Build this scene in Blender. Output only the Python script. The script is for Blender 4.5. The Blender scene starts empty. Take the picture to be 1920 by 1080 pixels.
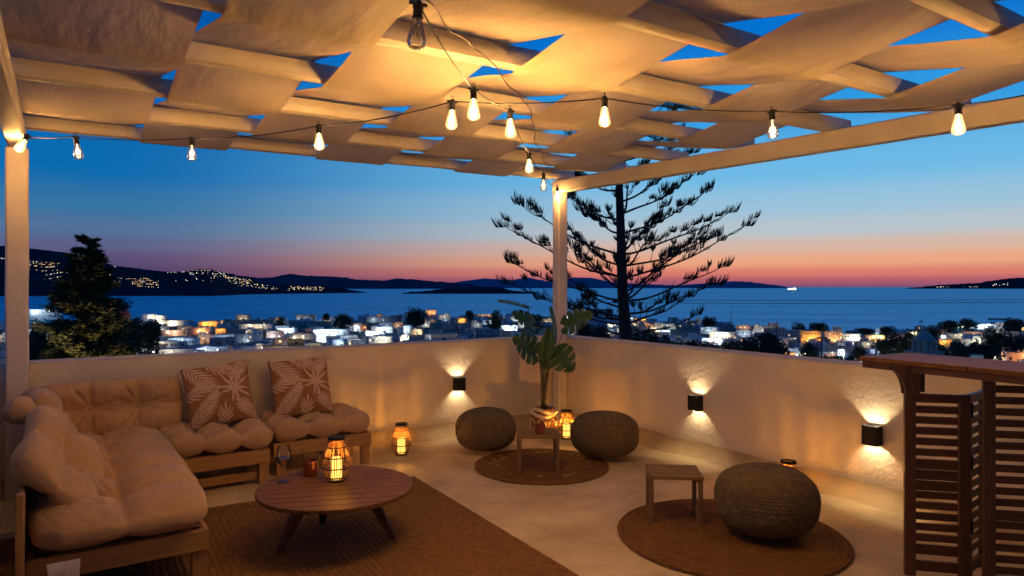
import bpy, math, random
import numpy as np
from mathutils import Vector, Matrix, noise
R = math.radians
PI = math.pi
SC = bpy.context.scene
COL = SC.collection

# ---------------------------------------------------------------- camera
FOC = 1280.0                       # focal length in photograph pixels
CAMZ = 1.5
cam_d = bpy.data.cameras.new('camera')
cam_d.sensor_width = 36.0
cam_d.lens = 36.0 * FOC / 1920.0
cam_d.clip_start = 0.05
cam_d.clip_end = 300000
cam_d.shift_y = 2.0 / 1920.0 * -1
cam = bpy.data.objects.new('camera', cam_d)
cam.location = (0, 0, CAMZ)
cam.rotation_euler = (PI / 2, 0, 0)
COL.objects.link(cam)
SC.camera = cam

# ---------------------------------------------------------------- sky (dusk, sun below the horizon ahead right)
W = bpy.data.worlds.new('World')
SC.world = W
W.use_nodes = True
nt = W.node_tree
nt.nodes.clear()
def lin(r, g, b):
    f = lambda c: (c / 255.0 / 12.92) if c / 255.0 <= 0.04045 else ((c / 255.0 + 0.055) / 1.055) ** 2.4
    return (f(r), f(g), f(b), 1.0)
def wn(t, **k):
    n = nt.nodes.new(t)
    for a, v in k.items(): setattr(n, a, v)
    return n
def wl(a, b): nt.links.new(a, b)
tc = wn('ShaderNodeTexCoord')
sep = wn('ShaderNodeSeparateXYZ'); wl(tc.outputs['Generated'], sep.inputs[0])
asn = wn('ShaderNodeMath', operation='ARCSINE'); wl(sep.outputs['Z'], asn.inputs[0])
el = wn('ShaderNodeMath', operation='MULTIPLY'); wl(asn.outputs[0], el.inputs[0]); el.inputs[1].default_value = 180 / PI / 40.0
SUNAZ = R(32)
dx = wn('ShaderNodeMath', operation='MULTIPLY'); wl(sep.outputs['X'], dx.inputs[0]); dx.inputs[1].default_value = math.sin(SUNAZ)
dy = wn('ShaderNodeMath', operation='MULTIPLY_ADD'); wl(sep.outputs['Y'], dy.inputs[0]); dy.inputs[1].default_value = math.cos(SUNAZ); wl(dx.outputs[0], dy.inputs[2])
zz = wn('ShaderNodeMath', operation='MULTIPLY'); wl(sep.outputs['Z'], zz.inputs[0]); wl(sep.outputs['Z'], zz.inputs[1])
oz = wn('ShaderNodeMath', operation='SUBTRACT'); oz.inputs[0].default_value = 1.0001; wl(zz.outputs[0], oz.inputs[1])
sq = wn('ShaderNodeMath', operation='SQRT'); wl(oz.outputs[0], sq.inputs[0])
dv = wn('ShaderNodeMath', operation='DIVIDE'); wl(dy.outputs[0], dv.inputs[0]); wl(sq.outputs[0], dv.inputs[1])
mr = wn('ShaderNodeMapRange', interpolation_type='SMOOTHERSTEP'); wl(dv.outputs[0], mr.inputs[0])
mr.inputs[1].default_value = 0.42; mr.inputs[2].default_value = 1.04
def ramp(stops):
    r = wn('ShaderNodeValToRGB')
    r.color_ramp.interpolation = 'EASE'
    e = r.color_ramp.elements
    while len(e) > 1: e.remove(e[0])
    first = True
    for deg, c in stops:
        if first: x = e[0]; x.position = deg / 40.0; first = False
        else: x = e.new(deg / 40.0)
        x.color = lin(*c)
    wl(el.outputs[0], r.inputs[0])
    return r
# elevation in degrees -> colour, towards the afterglow and away from it
glow = ramp([(0, (124, 80, 112)), (0.45, (172, 92, 108)), (1.1, (218, 124, 110)), (2.0, (236, 166, 130)), (3.2, (214, 182, 166)), (4.4, (184, 196, 204)),
             (6.5, (152, 194, 220)), (9, (110, 186, 230)), (14, (44, 152, 222)), (20, (0, 112, 206)), (30, (0, 84, 170)), (40, (0, 58, 126))])
away = ramp([(0, (60, 52, 92)), (1.2, (80, 66, 106)), (2.1, (90, 78, 118)), (3.0, (92, 96, 136)), (4.2, (80, 112, 152)), (6, (50, 114, 162)),
             (8.5, (8, 106, 174)), (15, (0, 94, 172)), (24, (0, 70, 150)), (40, (0, 46, 108))])
mx = wn('ShaderNodeMixRGB'); wl(mr.outputs[0], mx.inputs[0]); wl(away.outputs[0], mx.inputs[1]); wl(glow.outputs[0], mx.inputs[2])
bg = wn('ShaderNodeBackground'); wl(mx.outputs[0], bg.inputs[0]); bg.inputs[1].default_value = 1.0
# the physical sky with the sun just under the horizon adds its own faint twilight
sk = wn('ShaderNodeTexSky', sky_type='NISHITA'); sk.sun_disc = False
sk.sun_elevation = R(-4); sk.sun_rotation = SUNAZ
bg2 = wn('ShaderNodeBackground'); wl(sk.outputs[0], bg2.inputs[0]); bg2.inputs[1].default_value = 0.02
ad = wn('ShaderNodeAddShader'); wl(bg.outputs[0], ad.inputs[0]); wl(bg2.outputs[0], ad.inputs[1])
wo = wn('ShaderNodeOutputWorld'); wl(ad.outputs[0], wo.inputs[0])

SC.view_settings.view_transform = 'Standard'
SC.view_settings.look = 'None'
SC.view_settings.exposure = 0.0
SC.view_settings.gamma = 1.0
SC.view_settings.use_curve_mapping = False
SC.render.engine = 'CYCLES'
SC.cycles.use_denoising = True
SC.cycles.max_bounces = 7
SC.cycles.diffuse_bounces = 4
SC.cycles.glossy_bounces = 3
SC.cycles.transmission_bounces = 4
SC.cycles.transparent_max_bounces = 16
SC.cycles.sample_clamp_indirect = 4.0
SC.cycles.caustics_reflective = False
SC.cycles.caustics_refractive = False
SC.cycles.use_light_tree = True

# ---------------------------------------------------------------- helpers
# room frame: t metres along the back wall (leftwards) and s metres along the right wall (towards the camera), from their corner
CX, CY = 0.536, 7.62
VT = (-0.832, -0.555)
US = (0.555, -0.832)
ROT = math.atan2(0.555, 0.832)     # a thing turned by ROT has local x = -t, local y = -s
def P(t, s, z=0.0):
    return Vector((CX + VT[0] * t + US[0] * s, CY + VT[1] * t + US[1] * s, z))

class MB:
    def __init__(s): s.v = []; s.f = []; s.m = []
    def add(s, vs, fs, mi=0):
        o = len(s.v); s.v += [tuple(x) for x in vs]
        s.f += [tuple(o + i for i in f) for f in fs]; s.m += [mi] * len(fs)
        return s
    def box(s, x0, x1, y0, y1, z0, z1, mi=0, M=None, bev=0.0):
        if bev > 0:
            b = min(bev, (x1-x0)/2.01, (y1-y0)/2.01, (z1-z0)/2.01)
            vs = []
            for z, zi in ((z0, 1), (z0+b, 0), (z1-b, 0), (z1, 1)):
                i = b if zi else 0
                vs += [(x0+b, y0+i, z), (x1-b, y0+i, z), (x1-i, y0+b, z), (x1-i, y1-b, z), (x1-b, y1-i, z), (x0+b, y1-i, z), (x0+i, y1-b, z), (x0+i, y0+b, z)]
            fs = [tuple(range(7, -1, -1)), tuple(range(24, 32))]
            for k in range(3):
                for j in range(8):
                    fs.append((k*8+j, k*8+(j+1) % 8, k*8+8+(j+1) % 8, k*8+8+j))
        else:
            vs = [(x0,y0,z0),(x1,y0,z0),(x1,y1,z0),(x0,y1,z0),(x0,y0,z1),(x1,y0,z1),(x1,y1,z1),(x0,y1,z1)]
            fs = [(3,2,1,0),(4,5,6,7),(0,1,5,4),(1,2,6,5),(2,3,7,6),(3,0,4,7)]
        if M is not None: vs = [tuple(M @ Vector(v)) for v in vs]
        return s.add(vs, fs, mi)
    def tube(s, pts, rad, n=8, mi=0, cap=True, squash=None):
        pts = [Vector(p) for p in pts]
        if not hasattr(rad, '__len__'): rad = [rad] * len(pts)
        o = len(s.v); up = None
        for i, p in enumerate(pts):
            d = (pts[min(i+1, len(pts)-1)] - pts[max(i-1, 0)])
            if d.length < 1e-9: d = Vector((0, 0, 1))
            d.normalize()
            if up is None:
                up = Vector((0, 0, 1)) if abs(d.z) < 0.9 else Vector((1, 0, 0))
            a = d.cross(up)
            if a.length < 1e-6: a = d.cross(Vector((0.3, 1, 0.1)))
            a.normalize(); b = a.cross(d); b.normalize(); up = b
            for k in range(n):
                an = 2 * PI * k / n
                q = p + (a * math.cos(an) + b * math.sin(an)) * rad[i]
                s.v.append(tuple(q))
        for i in range(len(pts) - 1):
            for k in range(n):
                s.f.append((o+i*n+k, o+i*n+(k+1) % n, o+(i+1)*n+(k+1) % n, o+(i+1)*n+k)); s.m.append(mi)
        if cap:
            s.f.append(tuple(o+k for k in range(n-1, -1, -1))); s.m.append(mi)
            s.f.append(tuple(o+(len(pts)-1)*n+k for k in range(n))); s.m.append(mi)
        return s
    def lathe(s, prof, n=32, mi=0, closed_top=False, closed_bot=False, loc=(0, 0, 0)):
        o = len(s.v)
        for (r, z) in prof:
            for k in range(n):
                an = 2 * PI * k / n
                s.v.append((loc[0] + r*math.cos(an), loc[1] + r*math.sin(an), loc[2] + z))
        for i in range(len(prof)-1):
            for k in range(n):
                s.f.append((o+i*n+k, o+i*n+(k+1) % n, o+(i+1)*n+(k+1) % n, o+(i+1)*n+k)); s.m.append(mi)
        if closed_bot: s.f.append(tuple(o+k for k in range(n-1, -1, -1))); s.m.append(mi)
        if closed_top: s.f.append(tuple(o+(len(prof)-1)*n+k for k in range(n))); s.m.append(mi)
        return s
    def mesh(s, name, mats, smooth=False, auto=None):
        me = bpy.data.meshes.new(name)
        me.from_pydata(s.v, [], s.f)
        if not isinstance(mats, (list, tuple)): mats = [mats]
        for m in mats: me.materials.append(m)
        if len(mats) > 1: me.polygons.foreach_set('material_index', s.m)
        if smooth: me.polygons.foreach_set('use_smooth', [True] * len(s.f))
        me.update()
        if smooth and auto is not None:
            me.set_sharp_from_angle(angle=R(auto))
        return me
    def build(s, name, mats, parent=None, loc=(0, 0, 0), rz=0, smooth=False, auto=None):
        return link(name, s.mesh(name, mats, smooth, auto), parent, loc, rz)
def link(name, data, parent=None, loc=(0, 0, 0), rz=0):
    o = bpy.data.objects.new(name, data); COL.objects.link(o)
    o.parent = parent; o.location = loc
    if hasattr(rz, '__len__'): o.rotation_euler = rz
    else: o.rotation_euler = (0, 0, rz)
    return o
def thing(name, label, cat, loc=(0, 0, 0), rz=0, group=None):
    o = link(name, None, None, loc, rz); o.empty_display_size = 0.1
    return tag(o, label, cat, group)
def tag(o, label, cat, group=None):
    o['label'] = label; o['category'] = cat
    if group: o['group'] = group
    return o
def struct(o): o['kind'] = 'structure'; return o
def stuff(o): o['kind'] = 'stuff'; return o
def lamp(name, loc, watts, col, r=0.02, parent=None, spot=None, rot=(0, 0, 0), blend=0.2):
    l = bpy.data.lights.new(name, 'SPOT' if spot else 'POINT')
    l.energy = watts; l.color = col; l.shadow_soft_size = r
    if spot: l.spot_size = spot; l.spot_blend = blend
    o = link(name, l, parent, loc); o.rotation_euler = rot
    return o

# ---------------------------------------------------------------- materials
def mat(name, base, rough=0.7, var=0.0, vscale=6.0, base2=None, bump=0.0, bscale=30.0, bdet=4, metal=0.0, spec=0.5,
        stretch=(1, 1, 1), sheen=0.0, trans=0.0, bdist=0.01, obj=True, bstretch=None):
    m = bpy.data.materials.new(name); m.use_nodes = True
    n = m.node_tree.nodes; l = m.node_tree.links
    b = n['Principled BSDF']
    b.inputs['Base Color'].default_value = (*base, 1); b.inputs['Roughness'].default_value = rough
    b.inputs['Metallic'].default_value = metal; b.inputs['Specular IOR Level'].default_value = spec
    if sheen: b.inputs['Sheen Weight'].default_value = sheen
    t = n.new('ShaderNodeTexCoord'); mp = n.new('ShaderNodeMapping'); mp.inputs['Scale'].default_value = stretch
    l.new(t.outputs['Object'], mp.inputs[0])
    m['_map'] = mp.name
    if var or base2:
        nz = n.new('ShaderNodeTexNoise'); nz.inputs['Scale'].default_value = vscale; nz.inputs['Detail'].default_value = 6
        nz.inputs['Roughness'].default_value = 0.62
        l.new(mp.outputs[0], nz.inputs['Vector'])
        cr = n.new('ShaderNodeValToRGB'); e = cr.color_ramp.elements
        b2 = base2 if base2 else tuple(c * (1 - var) for c in base)
        e[0].position = 0.3; e[0].color = (*b2, 1); e[1].position = 0.68; e[1].color = (*[min(1, c * (1 + var * 0.5)) for c in base], 1)
        l.new(nz.outputs['Fac'], cr.inputs[0]); l.new(cr.outputs[0], b.inputs['Base Color'])
        rr = n.new('ShaderNodeMapRange'); rr.inputs[3].default_value = max(0.02, rough - 0.1); rr.inputs[4].default_value = min(1, rough + 0.1)
        l.new(nz.outputs['Fac'], rr.inputs[0]); l.new(rr.outputs[0], b.inputs['Roughness'])
    if bump:
        nb = n.new('ShaderNodeTexNoise'); nb.inputs['Scale'].default_value = bscale; nb.inputs['Detail'].default_value = bdet
        mb = mp
        if bstretch:
            mb = n.new('ShaderNodeMapping'); mb.inputs['Scale'].default_value = bstretch; l.new(t.outputs['Object'], mb.inputs[0])
        l.new(mb.outputs[0], nb.inputs['Vector'])
        bp = n.new('ShaderNodeBump'); bp.inputs['Strength'].default_value = bump; bp.inputs['Distance'].default_value = bdist
        l.new(nb.outputs['Fac'], bp.inputs['Height']); l.new(bp.outputs[0], b.inputs['Normal'])
    return m
def emis(name, col, st):
    m = bpy.data.materials.new(name); m.use_nodes = True; n = m.node_tree.nodes; l = m.node_tree.links
    n.remove(n['Principled BSDF']); e = n.new('ShaderNodeEmission'); e.inputs[0].default_value = (*col, 1); e.inputs[1].default_value = st
    l.new(e.outputs[0], n['Material Output'].inputs[0]); return m
def thin_glass(name, tint=(1, 1, 1), gloss=0.12, em=None, est=0.0):
    m = bpy.data.materials.new(name); m.use_nodes = True; n = m.node_tree.nodes; l = m.node_tree.links
    n.remove(n['Principled BSDF'])
    tr = n.new('ShaderNodeBsdfTransparent'); tr.inputs[0].default_value = (*tint, 1)
    gl = n.new('ShaderNodeBsdfGlossy'); gl.inputs[1].default_value = 0.04
    lw = n.new('ShaderNodeLayerWeight'); lw.inputs[0].default_value = 0.35
    mrn = n.new('ShaderNodeMapRange'); mrn.inputs[3].default_value = gloss * 0.4; mrn.inputs[4].default_value = min(1, gloss * 4.5)
    l.new(lw.outputs['Fresnel'], mrn.inputs[0])
    mxs = n.new('ShaderNodeMixShader'); l.new(mrn.outputs[0], mxs.inputs[0]); l.new(tr.outputs[0], mxs.inputs[1]); l.new(gl.outputs[0], mxs.inputs[2])
    out = mxs
    if em:
        e = n.new('ShaderNodeEmission'); e.inputs[0].default_value = (*em, 1); e.inputs[1].default_value = est
        a = n.new('ShaderNodeAddShader'); l.new(mxs.outputs[0], a.inputs[0]); l.new(e.outputs[0], a.inputs[1]); out = a
    l.new(out.outputs[0], n['Material Output'].inputs[0]); return m
M = {}
def plaster(name, base, b2, lum_scale, bumps):
    """trowelled lime plaster: broad undulation + trowel ridges + grain"""
    m = mat(name, base, 0.62, base2=b2, var=0.02, vscale=lum_scale, spec=0.35)
    n = m.node_tree.nodes; l = m.node_tree.links; mp = n[m['_map']]
    prev = None
    for (kind, sc, st, dist) in bumps:
        if kind == 'v':
            t = n.new('ShaderNodeTexVoronoi'); t.feature = 'SMOOTH_F1'; t.inputs['Scale'].default_value = sc
            w = n.new('ShaderNodeTexNoise'); w.inputs['Scale'].default_value = sc * 0.6; l.new(mp.outputs[0], w.inputs['Vector'])
            ms = n.new('ShaderNodeMixRGB'); ms.inputs[0].default_value = 0.25
            l.new(mp.outputs[0], ms.inputs[1]); l.new(w.outputs['Color'], ms.inputs[2]); l.new(ms.outputs[0], t.inputs['Vector'])
            o = t.outputs['Distance']
        else:
            t = n.new('ShaderNodeTexNoise'); t.inputs['Scale'].default_value = sc; t.inputs['Detail'].default_value = 5
            if kind == 'r': t.inputs['Distortion'].default_value = 1.6
            l.new(mp.outputs[0], t.inputs['Vector']); o = t.outputs['Fac']
        bp = n.new('ShaderNodeBump'); bp.inputs['Strength'].default_value = st; bp.inputs['Distance'].default_value = dist
        l.new(o, bp.inputs['Height'])
        if prev: l.new(prev.outputs[0], bp.inputs['Normal'])
        prev = bp
    l.new(prev.outputs[0], n['Principled BSDF'].inputs['Normal'])
    return m
M['plaster'] = plaster('white_plaster', (0.72, 0.62, 0.47), (0.62, 0.53, 0.40), 2.2, [('n', 2.5, 0.3, 0.03), ('r', 11, 0.6, 0.014), ('v', 18, 0.2, 0.010), ('n', 60, 0.3, 0.003)])
M['floorp'] = plaster('white_floor', (0.72, 0.58, 0.35), (0.44, 0.33, 0.175), 2.6, [('n', 3, 0.5, 0.04), ('r', 9, 0.7, 0.016), ('v', 14, 0.3, 0.01), ('n', 45, 0.4, 0.005)])
M['beam'] = plaster('painted_beam', (0.72, 0.64, 0.52), (0.62, 0.54, 0.43), 4, [('n', 7, 0.35, 0.02), ('n', 50, 0.3, 0.004)])
M['pine'] = mat('pale_pine', (0.50, 0.30, 0.09), 0.5, base2=(0.34, 0.17, 0.055), vscale=5, stretch=(1.2, 14, 14), bump=0.25, bscale=18)
M['piney'] = mat('pale_pine_cross', (0.50, 0.28, 0.10), 0.5, base2=(0.34, 0.17, 0.055), vscale=5, stretch=(14, 1.2, 14), bump=0.25, bscale=18)
M['pinez'] = mat('pale_pine_upright', (0.50, 0.28, 0.10), 0.5, base2=(0.34, 0.17, 0.055), vscale=5, stretch=(14, 14, 1.2), bump=0.25, bscale=18)
M['teak'] = mat('teak', (0.25, 0.125, 0.036), 0.5, spec=0.12, base2=(0.11, 0.045, 0.016), vscale=4, stretch=(1.5, 22, 22), bump=0.2, bscale=16)
M['teaky'] = mat('teak_cross', (0.30, 0.115, 0.045), 0.42, base2=(0.13, 0.045, 0.018), vscale=4, stretch=(22, 1.5, 22), bump=0.2, bscale=16)
M['teakdark'] = mat('dark_teak', (0.135, 0.060, 0.025), 0.42, spec=0.35, base2=(0.07, 0.027, 0.011), vscale=4, stretch=(1.5, 22, 22), bump=0.2, bscale=16)
M['teakz'] = mat('teak_upright', (0.13, 0.058, 0.025), 0.42, base2=(0.07, 0.026, 0.011), vscale=4, stretch=(22, 22, 1.5), bump=0.2, bscale=16)
M['acacia'] = mat('grey_brown_hardwood', (0.33, 0.215, 0.075), 0.6, spec=0.1, base2=(0.16, 0.09, 0.036), vscale=4, stretch=(1.5, 22, 22), bump=0.25, bscale=16)
M['acaciaz'] = mat('grey_brown_hardwood_upright', (0.27, 0.165, 0.07), 0.5, base2=(0.15, 0.085, 0.034), vscale=4, stretch=(22, 22, 1.5), bump=0.25, bscale=16)
M['darkwood'] = mat('dark_wood_legs', (0.12, 0.055, 0.028), 0.5, base2=(0.06, 0.026, 0.014), vscale=5, stretch=(10, 10, 1.5), bump=0.2)
M['cushion'] = mat('beige_cotton', (0.54, 0.345, 0.165), 0.9, var=0.14, vscale=4, bump=0.35, bscale=15, bdet=8, bdist=0.008, spec=0.15, sheen=0.15)
M['tassel'] = mat('cream_yarn', (0.72, 0.60, 0.45), 0.95, var=0.1, vscale=40, bump=0.6, bscale=120, bdist=0.004)
M['label'] = mat('white_label', (0.75, 0.70, 0.62), 0.6, var=0.08, vscale=30)
M['black'] = mat('black_metal', (0.008, 0.008, 0.009), 0.55, var=0.1, vscale=30, spec=0.2)
M['blackplastic'] = mat('black_plastic', (0.010, 0.010, 0.010), 0.5, var=0.1, vscale=60)
M['cane'] = mat('rattan_cane', (0.42, 0.20, 0.07), 0.5, var=0.3, vscale=40, bump=0.3, bscale=80, bdist=0.003)
M['canedark'] = mat('dark_rattan_ring', (0.10, 0.04, 0.018), 0.5, var=0.3, vscale=40, bump=0.3, bscale=80, bdist=0.003)
M['candle'] = emis('lit_candle_wax', (1.0, 0.50, 0.09), 2.6)
M['filament'] = emis('glowing_filament', (1.0, 0.72, 0.36), 70)
M['filament_dim'] = emis('dim_filament', (1.0, 0.55, 0.2), 9)
M['filament_off'] = mat('cold_filament', (0.3, 0.2, 0.1), 0.4, metal=0.7)
M['bulb'] = thin_glass('lit_bulb_glass', (1.0, 0.93, 0.8), 0.14, (1.0, 0.60, 0.24), 1.15)
M['bulb_dim'] = thin_glass('dim_bulb_glass', (1.0, 0.95, 0.86), 0.16, (1.0, 0.6, 0.25), 0.10)
M['glass'] = thin_glass('clear_glass', (0.97, 0.97, 0.96), 0.2)
M['wine'] = thin_glass('pale_wine', (0.93, 0.78, 0.48), 0.1)
M['copper'] = mat('hammered_copper', (0.72, 0.27, 0.14), 0.25, metal=1.0, bump=0.6, bscale=55, bdet=1, bdist=0.006)
M['clay'] = mat('terracotta', (0.30, 0.07, 0.045), 0.6, var=0.3, vscale=20)
M['led'] = emis('warm_led_lens', (1.0, 0.80, 0.5), 30)
M['soil'] = mat('potting_soil', (0.03, 0.018, 0.010), 0.95, var=0.4, vscale=50, bump=1, bscale=60)
M['leaf'] = mat('monstera_leaf', (0.045, 0.12, 0.022), 0.36, base2=(0.02, 0.065, 0.012), vscale=14, bump=0.3, bscale=20)
M['stem'] = mat('plant_stem', (0.06, 0.07, 0.025), 0.5, base2=(0.10, 0.06, 0.03), vscale=12)
M['bark'] = mat('pine_bark', (0.10, 0.06, 0.042), 0.9, base2=(0.04, 0.025, 0.018), vscale=9, stretch=(1, 1, 4), bump=1, bscale=14, bdist=0.05)
M['needle'] = mat('dark_needles', (0.030, 0.042, 0.022), 0.7, base2=(0.014, 0.022, 0.012), vscale=3)
M['needle2'] = mat('olive_needles', (0.085, 0.095, 0.028), 0.7, base2=(0.035, 0.05, 0.018), vscale=2)
M['tree'] = mat('dark_foliage', (0.045, 0.062, 0.026), 0.8, base2=(0.018, 0.028, 0.014), vscale=0.8)
M['palm'] = mat('palm_fronds', (0.05, 0.065, 0.025), 0.7, base2=(0.025, 0.035, 0.015), vscale=2)
LAMPK = 2.3; PINEK = 2.2
# fabric of the shade cloths: lets a little light through
def cloth_mat():
    m = bpy.data.materials.new('shade_canvas'); m.use_nodes = True; n = m.node_tree.nodes; l = m.node_tree.links
    n.remove(n['Principled BSDF'])
    t = n.new('ShaderNodeTexCoord')
    nz = n.new('ShaderNodeTexNoise'); nz.inputs['Scale'].default_value = 2.5; nz.inputs['Detail'].default_value = 5; l.new(t.outputs['Object'], nz.inputs['Vector'])
    cr = n.new('ShaderNodeValToRGB'); cr.color_ramp.elements[0].color = (0.56, 0.475, 0.345, 1); cr.color_ramp.elements[1].color = (0.66, 0.565, 0.42, 1)
    cr.color_ramp.elements[0].position = 0.3; cr.color_ramp.elements[1].position = 0.7
    l.new(nz.outputs['Fac'], cr.inputs[0])
    mp = n.new('ShaderNodeMapping'); mp.inputs['Scale'].default_value = (5.0, 1.6, 2.0); mp.inputs['Rotation'].default_value = (0, 0, 0.5)
    l.new(t.outputs['Object'], mp.inputs[0])
    nb = n.new('ShaderNodeTexNoise'); nb.inputs['Scale'].default_value = 1.3; nb.inputs['Detail'].default_value = 3; nb.inputs['Distortion'].default_value = 0.2
    l.new(mp.outputs[0], nb.inputs['Vector'])
    b1 = n.new('ShaderNodeBump'); b1.inputs['Strength'].default_value = 0.5; b1.inputs['Distance'].default_value = 0.05; l.new(nb.outputs['Fac'], b1.inputs['Height'])
    nf = n.new('ShaderNodeTexNoise'); nf.inputs['Scale'].default_value = 90; nf.inputs['Detail'].default_value = 2; l.new(t.outputs['Object'], nf.inputs['Vector'])
    b2 = n.new('ShaderNodeBump'); b2.inputs['Strength'].default_value = 0.25; b2.inputs['Distance'].default_value = 0.003
    l.new(nf.outputs['Fac'], b2.inputs['Height']); l.new(b1.outputs[0], b2.inputs['Normal'])
    d = n.new('ShaderNodeBsdfDiffuse'); tr = n.new('ShaderNodeBsdfTranslucent'); ms = n.new('ShaderNodeMixShader'); ms.inputs[0].default_value = 0.22
    for x in (d, tr): l.new(cr.outputs[0], x.inputs[0]); l.new(b2.outputs[0], x.inputs['Normal'])
    l.new(d.outputs[0], ms.inputs[1]); l.new(tr.outputs[0], ms.inputs[2]); l.new(ms.outputs[0], n['Material Output'].inputs[0])
    return m
M['canvas'] = cloth_mat()

def jute_mat(name, base, b2, ring=0.0, weave=120.0):
    """jute: rings for the round mats, rows for the rectangle, plus fibre noise"""
    m = mat(name, base, 0.9, base2=b2, var=0.1, vscale=26 if ring else 34, spec=0.1)
    n = m.node_tree.nodes; l = m.node_tree.links; b = n['Principled BSDF']
    t = n.new('ShaderNodeTexCoord')
    w = n.new('ShaderNodeTexWave'); w.wave_type = 'RINGS' if ring else 'BANDS'
    if ring: w.rings_direction = 'Z'
    w.inputs['Scale'].default_value = ring if ring else 9.0
    w.inputs['Distortion'].default_value = 0.6 if ring else 1.5; w.inputs['Detail'].default_value = 2
    l.new(t.outputs['Object'], w.inputs['Vector'])
    b1 = n.new('ShaderNodeBump'); b1.inputs['Strength'].default_value = 0.7 if ring else 0.5; b1.inputs['Distance'].default_value = 0.01
    l.new(w.outputs['Fac'], b1.inputs['Height'])
    nz = n.new('ShaderNodeTexNoise'); nz.inputs['Scale'].default_value = weave; nz.inputs['Detail'].default_value = 2; l.new(t.outputs['Object'], nz.inputs['Vector'])
    b2n = n.new('ShaderNodeBump'); b2n.inputs['Strength'].default_value = 0.9; b2n.inputs['Distance'].default_value = 0.012
    l.new(nz.outputs['Fac'], b2n.inputs['Height']); l.new(b1.outputs[0], b2n.inputs['Normal']); l.new(b2n.outputs[0], b.inputs['Normal'])
    return m
M['rug'] = jute_mat('woven_jute_rug', (0.25, 0.135, 0.048), (0.14, 0.07, 0.025), 0, 75)
M['mat1'] = jute_mat('round_jute_mat', (0.24, 0.12, 0.045), (0.15, 0.07, 0.025), 12, 90)
M['pouf'] = mat('knitted_cord', (0.185, 0.14, 0.072), 0.95, base2=(0.11, 0.08, 0.04), var=0.1, vscale=30, bump=0.8, bscale=70, bdist=0.01, spec=0.1, bstretch=(1, 1, 2.5))

# ================================================================ SETTING: terrace
# floor slab as a gently uneven sheet
def grid_sheet(x0, x1, y0, y1, nx, ny, zf):
    b = MB()
    vs = []
    for j in range(ny + 1):
        for i in range(nx + 1):
            x = x0 + (x1 - x0) * i / nx; y = y0 + (y1 - y0) * j / ny
            vs.append((x, y, zf(x, y)))
    fs = [(j*(nx+1)+i, j*(nx+1)+i+1, (j+1)*(nx+1)+i+1, (j+1)*(nx+1)+i) for j in range(ny) for i in range(nx)]
    return b.add(vs, fs)
fl = grid_sheet(-5.1, 0.08, -8.6, 0.08, 80, 120, lambda x, y: -0.004 + 0.004 * noise.noise(Vector((x * 2.2, y * 2.2, 0))))
struct(fl.build('floor', M['floorp'], None, P(0, 0), ROT, smooth=True))
bs = MB(); bs.box(-5.4, 0.35, -8.6, 0.35, -9.0, -0.03)
struct(bs.build('terrace_base', M['plaster'], None, P(0, 0), ROT))

# parapet walls, local x = -t, local y = -s ; coving along the foot
WH = 0.945
def wall_panel(name, label, x0, x1, y0, y1, inner, h=WH):
    """wall with subdivided, slightly uneven plaster faces; inner: 'y-' or 'x-' face looks at the terrace"""
    b = MB(); L = 0.06
    nx = max(1, int((x1 - x0) / L)); ny = max(1, int((y1 - y0) / L)); nz = int(h / L)
    def dis(v):
        n1 = noise.noise(Vector((v[0] * 2.1, v[1] * 2.1, v[2] * 2.1 + 7))); n2 = noise.noise(Vector((v[0] * 9, v[1] * 9, v[2] * 9)))
        return 0.010 * n1 + 0.0035 * n2
    def face(o, du, dv, nu, nv, nrm):
        vs = []
        for j in range(nv + 1):
            for i in range(nu + 1):
                p = Vector(o) + Vector(du) * (i / nu) + Vector(dv) * (j / nv)
                edge = (i in (0, nu)) or (j in (0, nv))
                k = dis(p)
                if edge: k = dis(p) * 0.0 - 0.006
                vs.append(tuple(p + Vector(nrm) * k))
        b.add(vs, [(j*(nu+1)+i, j*(nu+1)+i+1, (j+1)*(nu+1)+i+1, (j+1)*(nu+1)+i) for j in range(nv) for i in range(nu)])
    X, Y, Z = x1 - x0, y1 - y0, h
    face((x0, y0, 0), (X, 0, 0), (0, 0, Z), nx, nz, (0, -1, 0))
    face((x1, y1, 0), (-X, 0, 0), (0, 0, Z), nx, nz, (0, 1, 0))
    face((x0, y1, 0), (0, -Y, 0), (0, 0, Z), ny, nz, (-1, 0, 0))
    face((x1, y0, 0), (0, Y, 0), (0, 0, Z), ny, nz, (1, 0, 0))
    face((x0, y0, Z), (X, 0, 0), (0, Y, 0), nx, ny, (0, 0, 1))
    o = b.build(name, M['plaster'], None, P(0, 0), ROT, smooth=True, auto=50)
    return tag(o, label, 'wall')
bw = wall_panel('parapet_wall', 'white plastered parapet wall behind the corner sofa with one small lamp', -5.2, 0.30, 0.075, 0.30, 'y-')
rw = wall_panel('parapet_wall', 'white plastered parapet wall with two black lamps running behind the big pouf to the bar', 0.075, 0.30, -8.3, 0.072, 'x-')
lw = wall_panel('parapet_wall', 'low white wall beyond the left end of the sofa, almost out of the picture', -5.40, -5.2, -8.3, 0.30, 'x+')
M['covp'] = plaster('yellow_shaded_plaster_foot', (0.48, 0.365, 0.21), (0.36, 0.265, 0.14), 3.0, [('n', 4, 0.5, 0.03), ('r', 12, 0.5, 0.012), ('n', 60, 0.3, 0.004)])  # yellowish plaster, darkened to put the coving's shade into its colour
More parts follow.
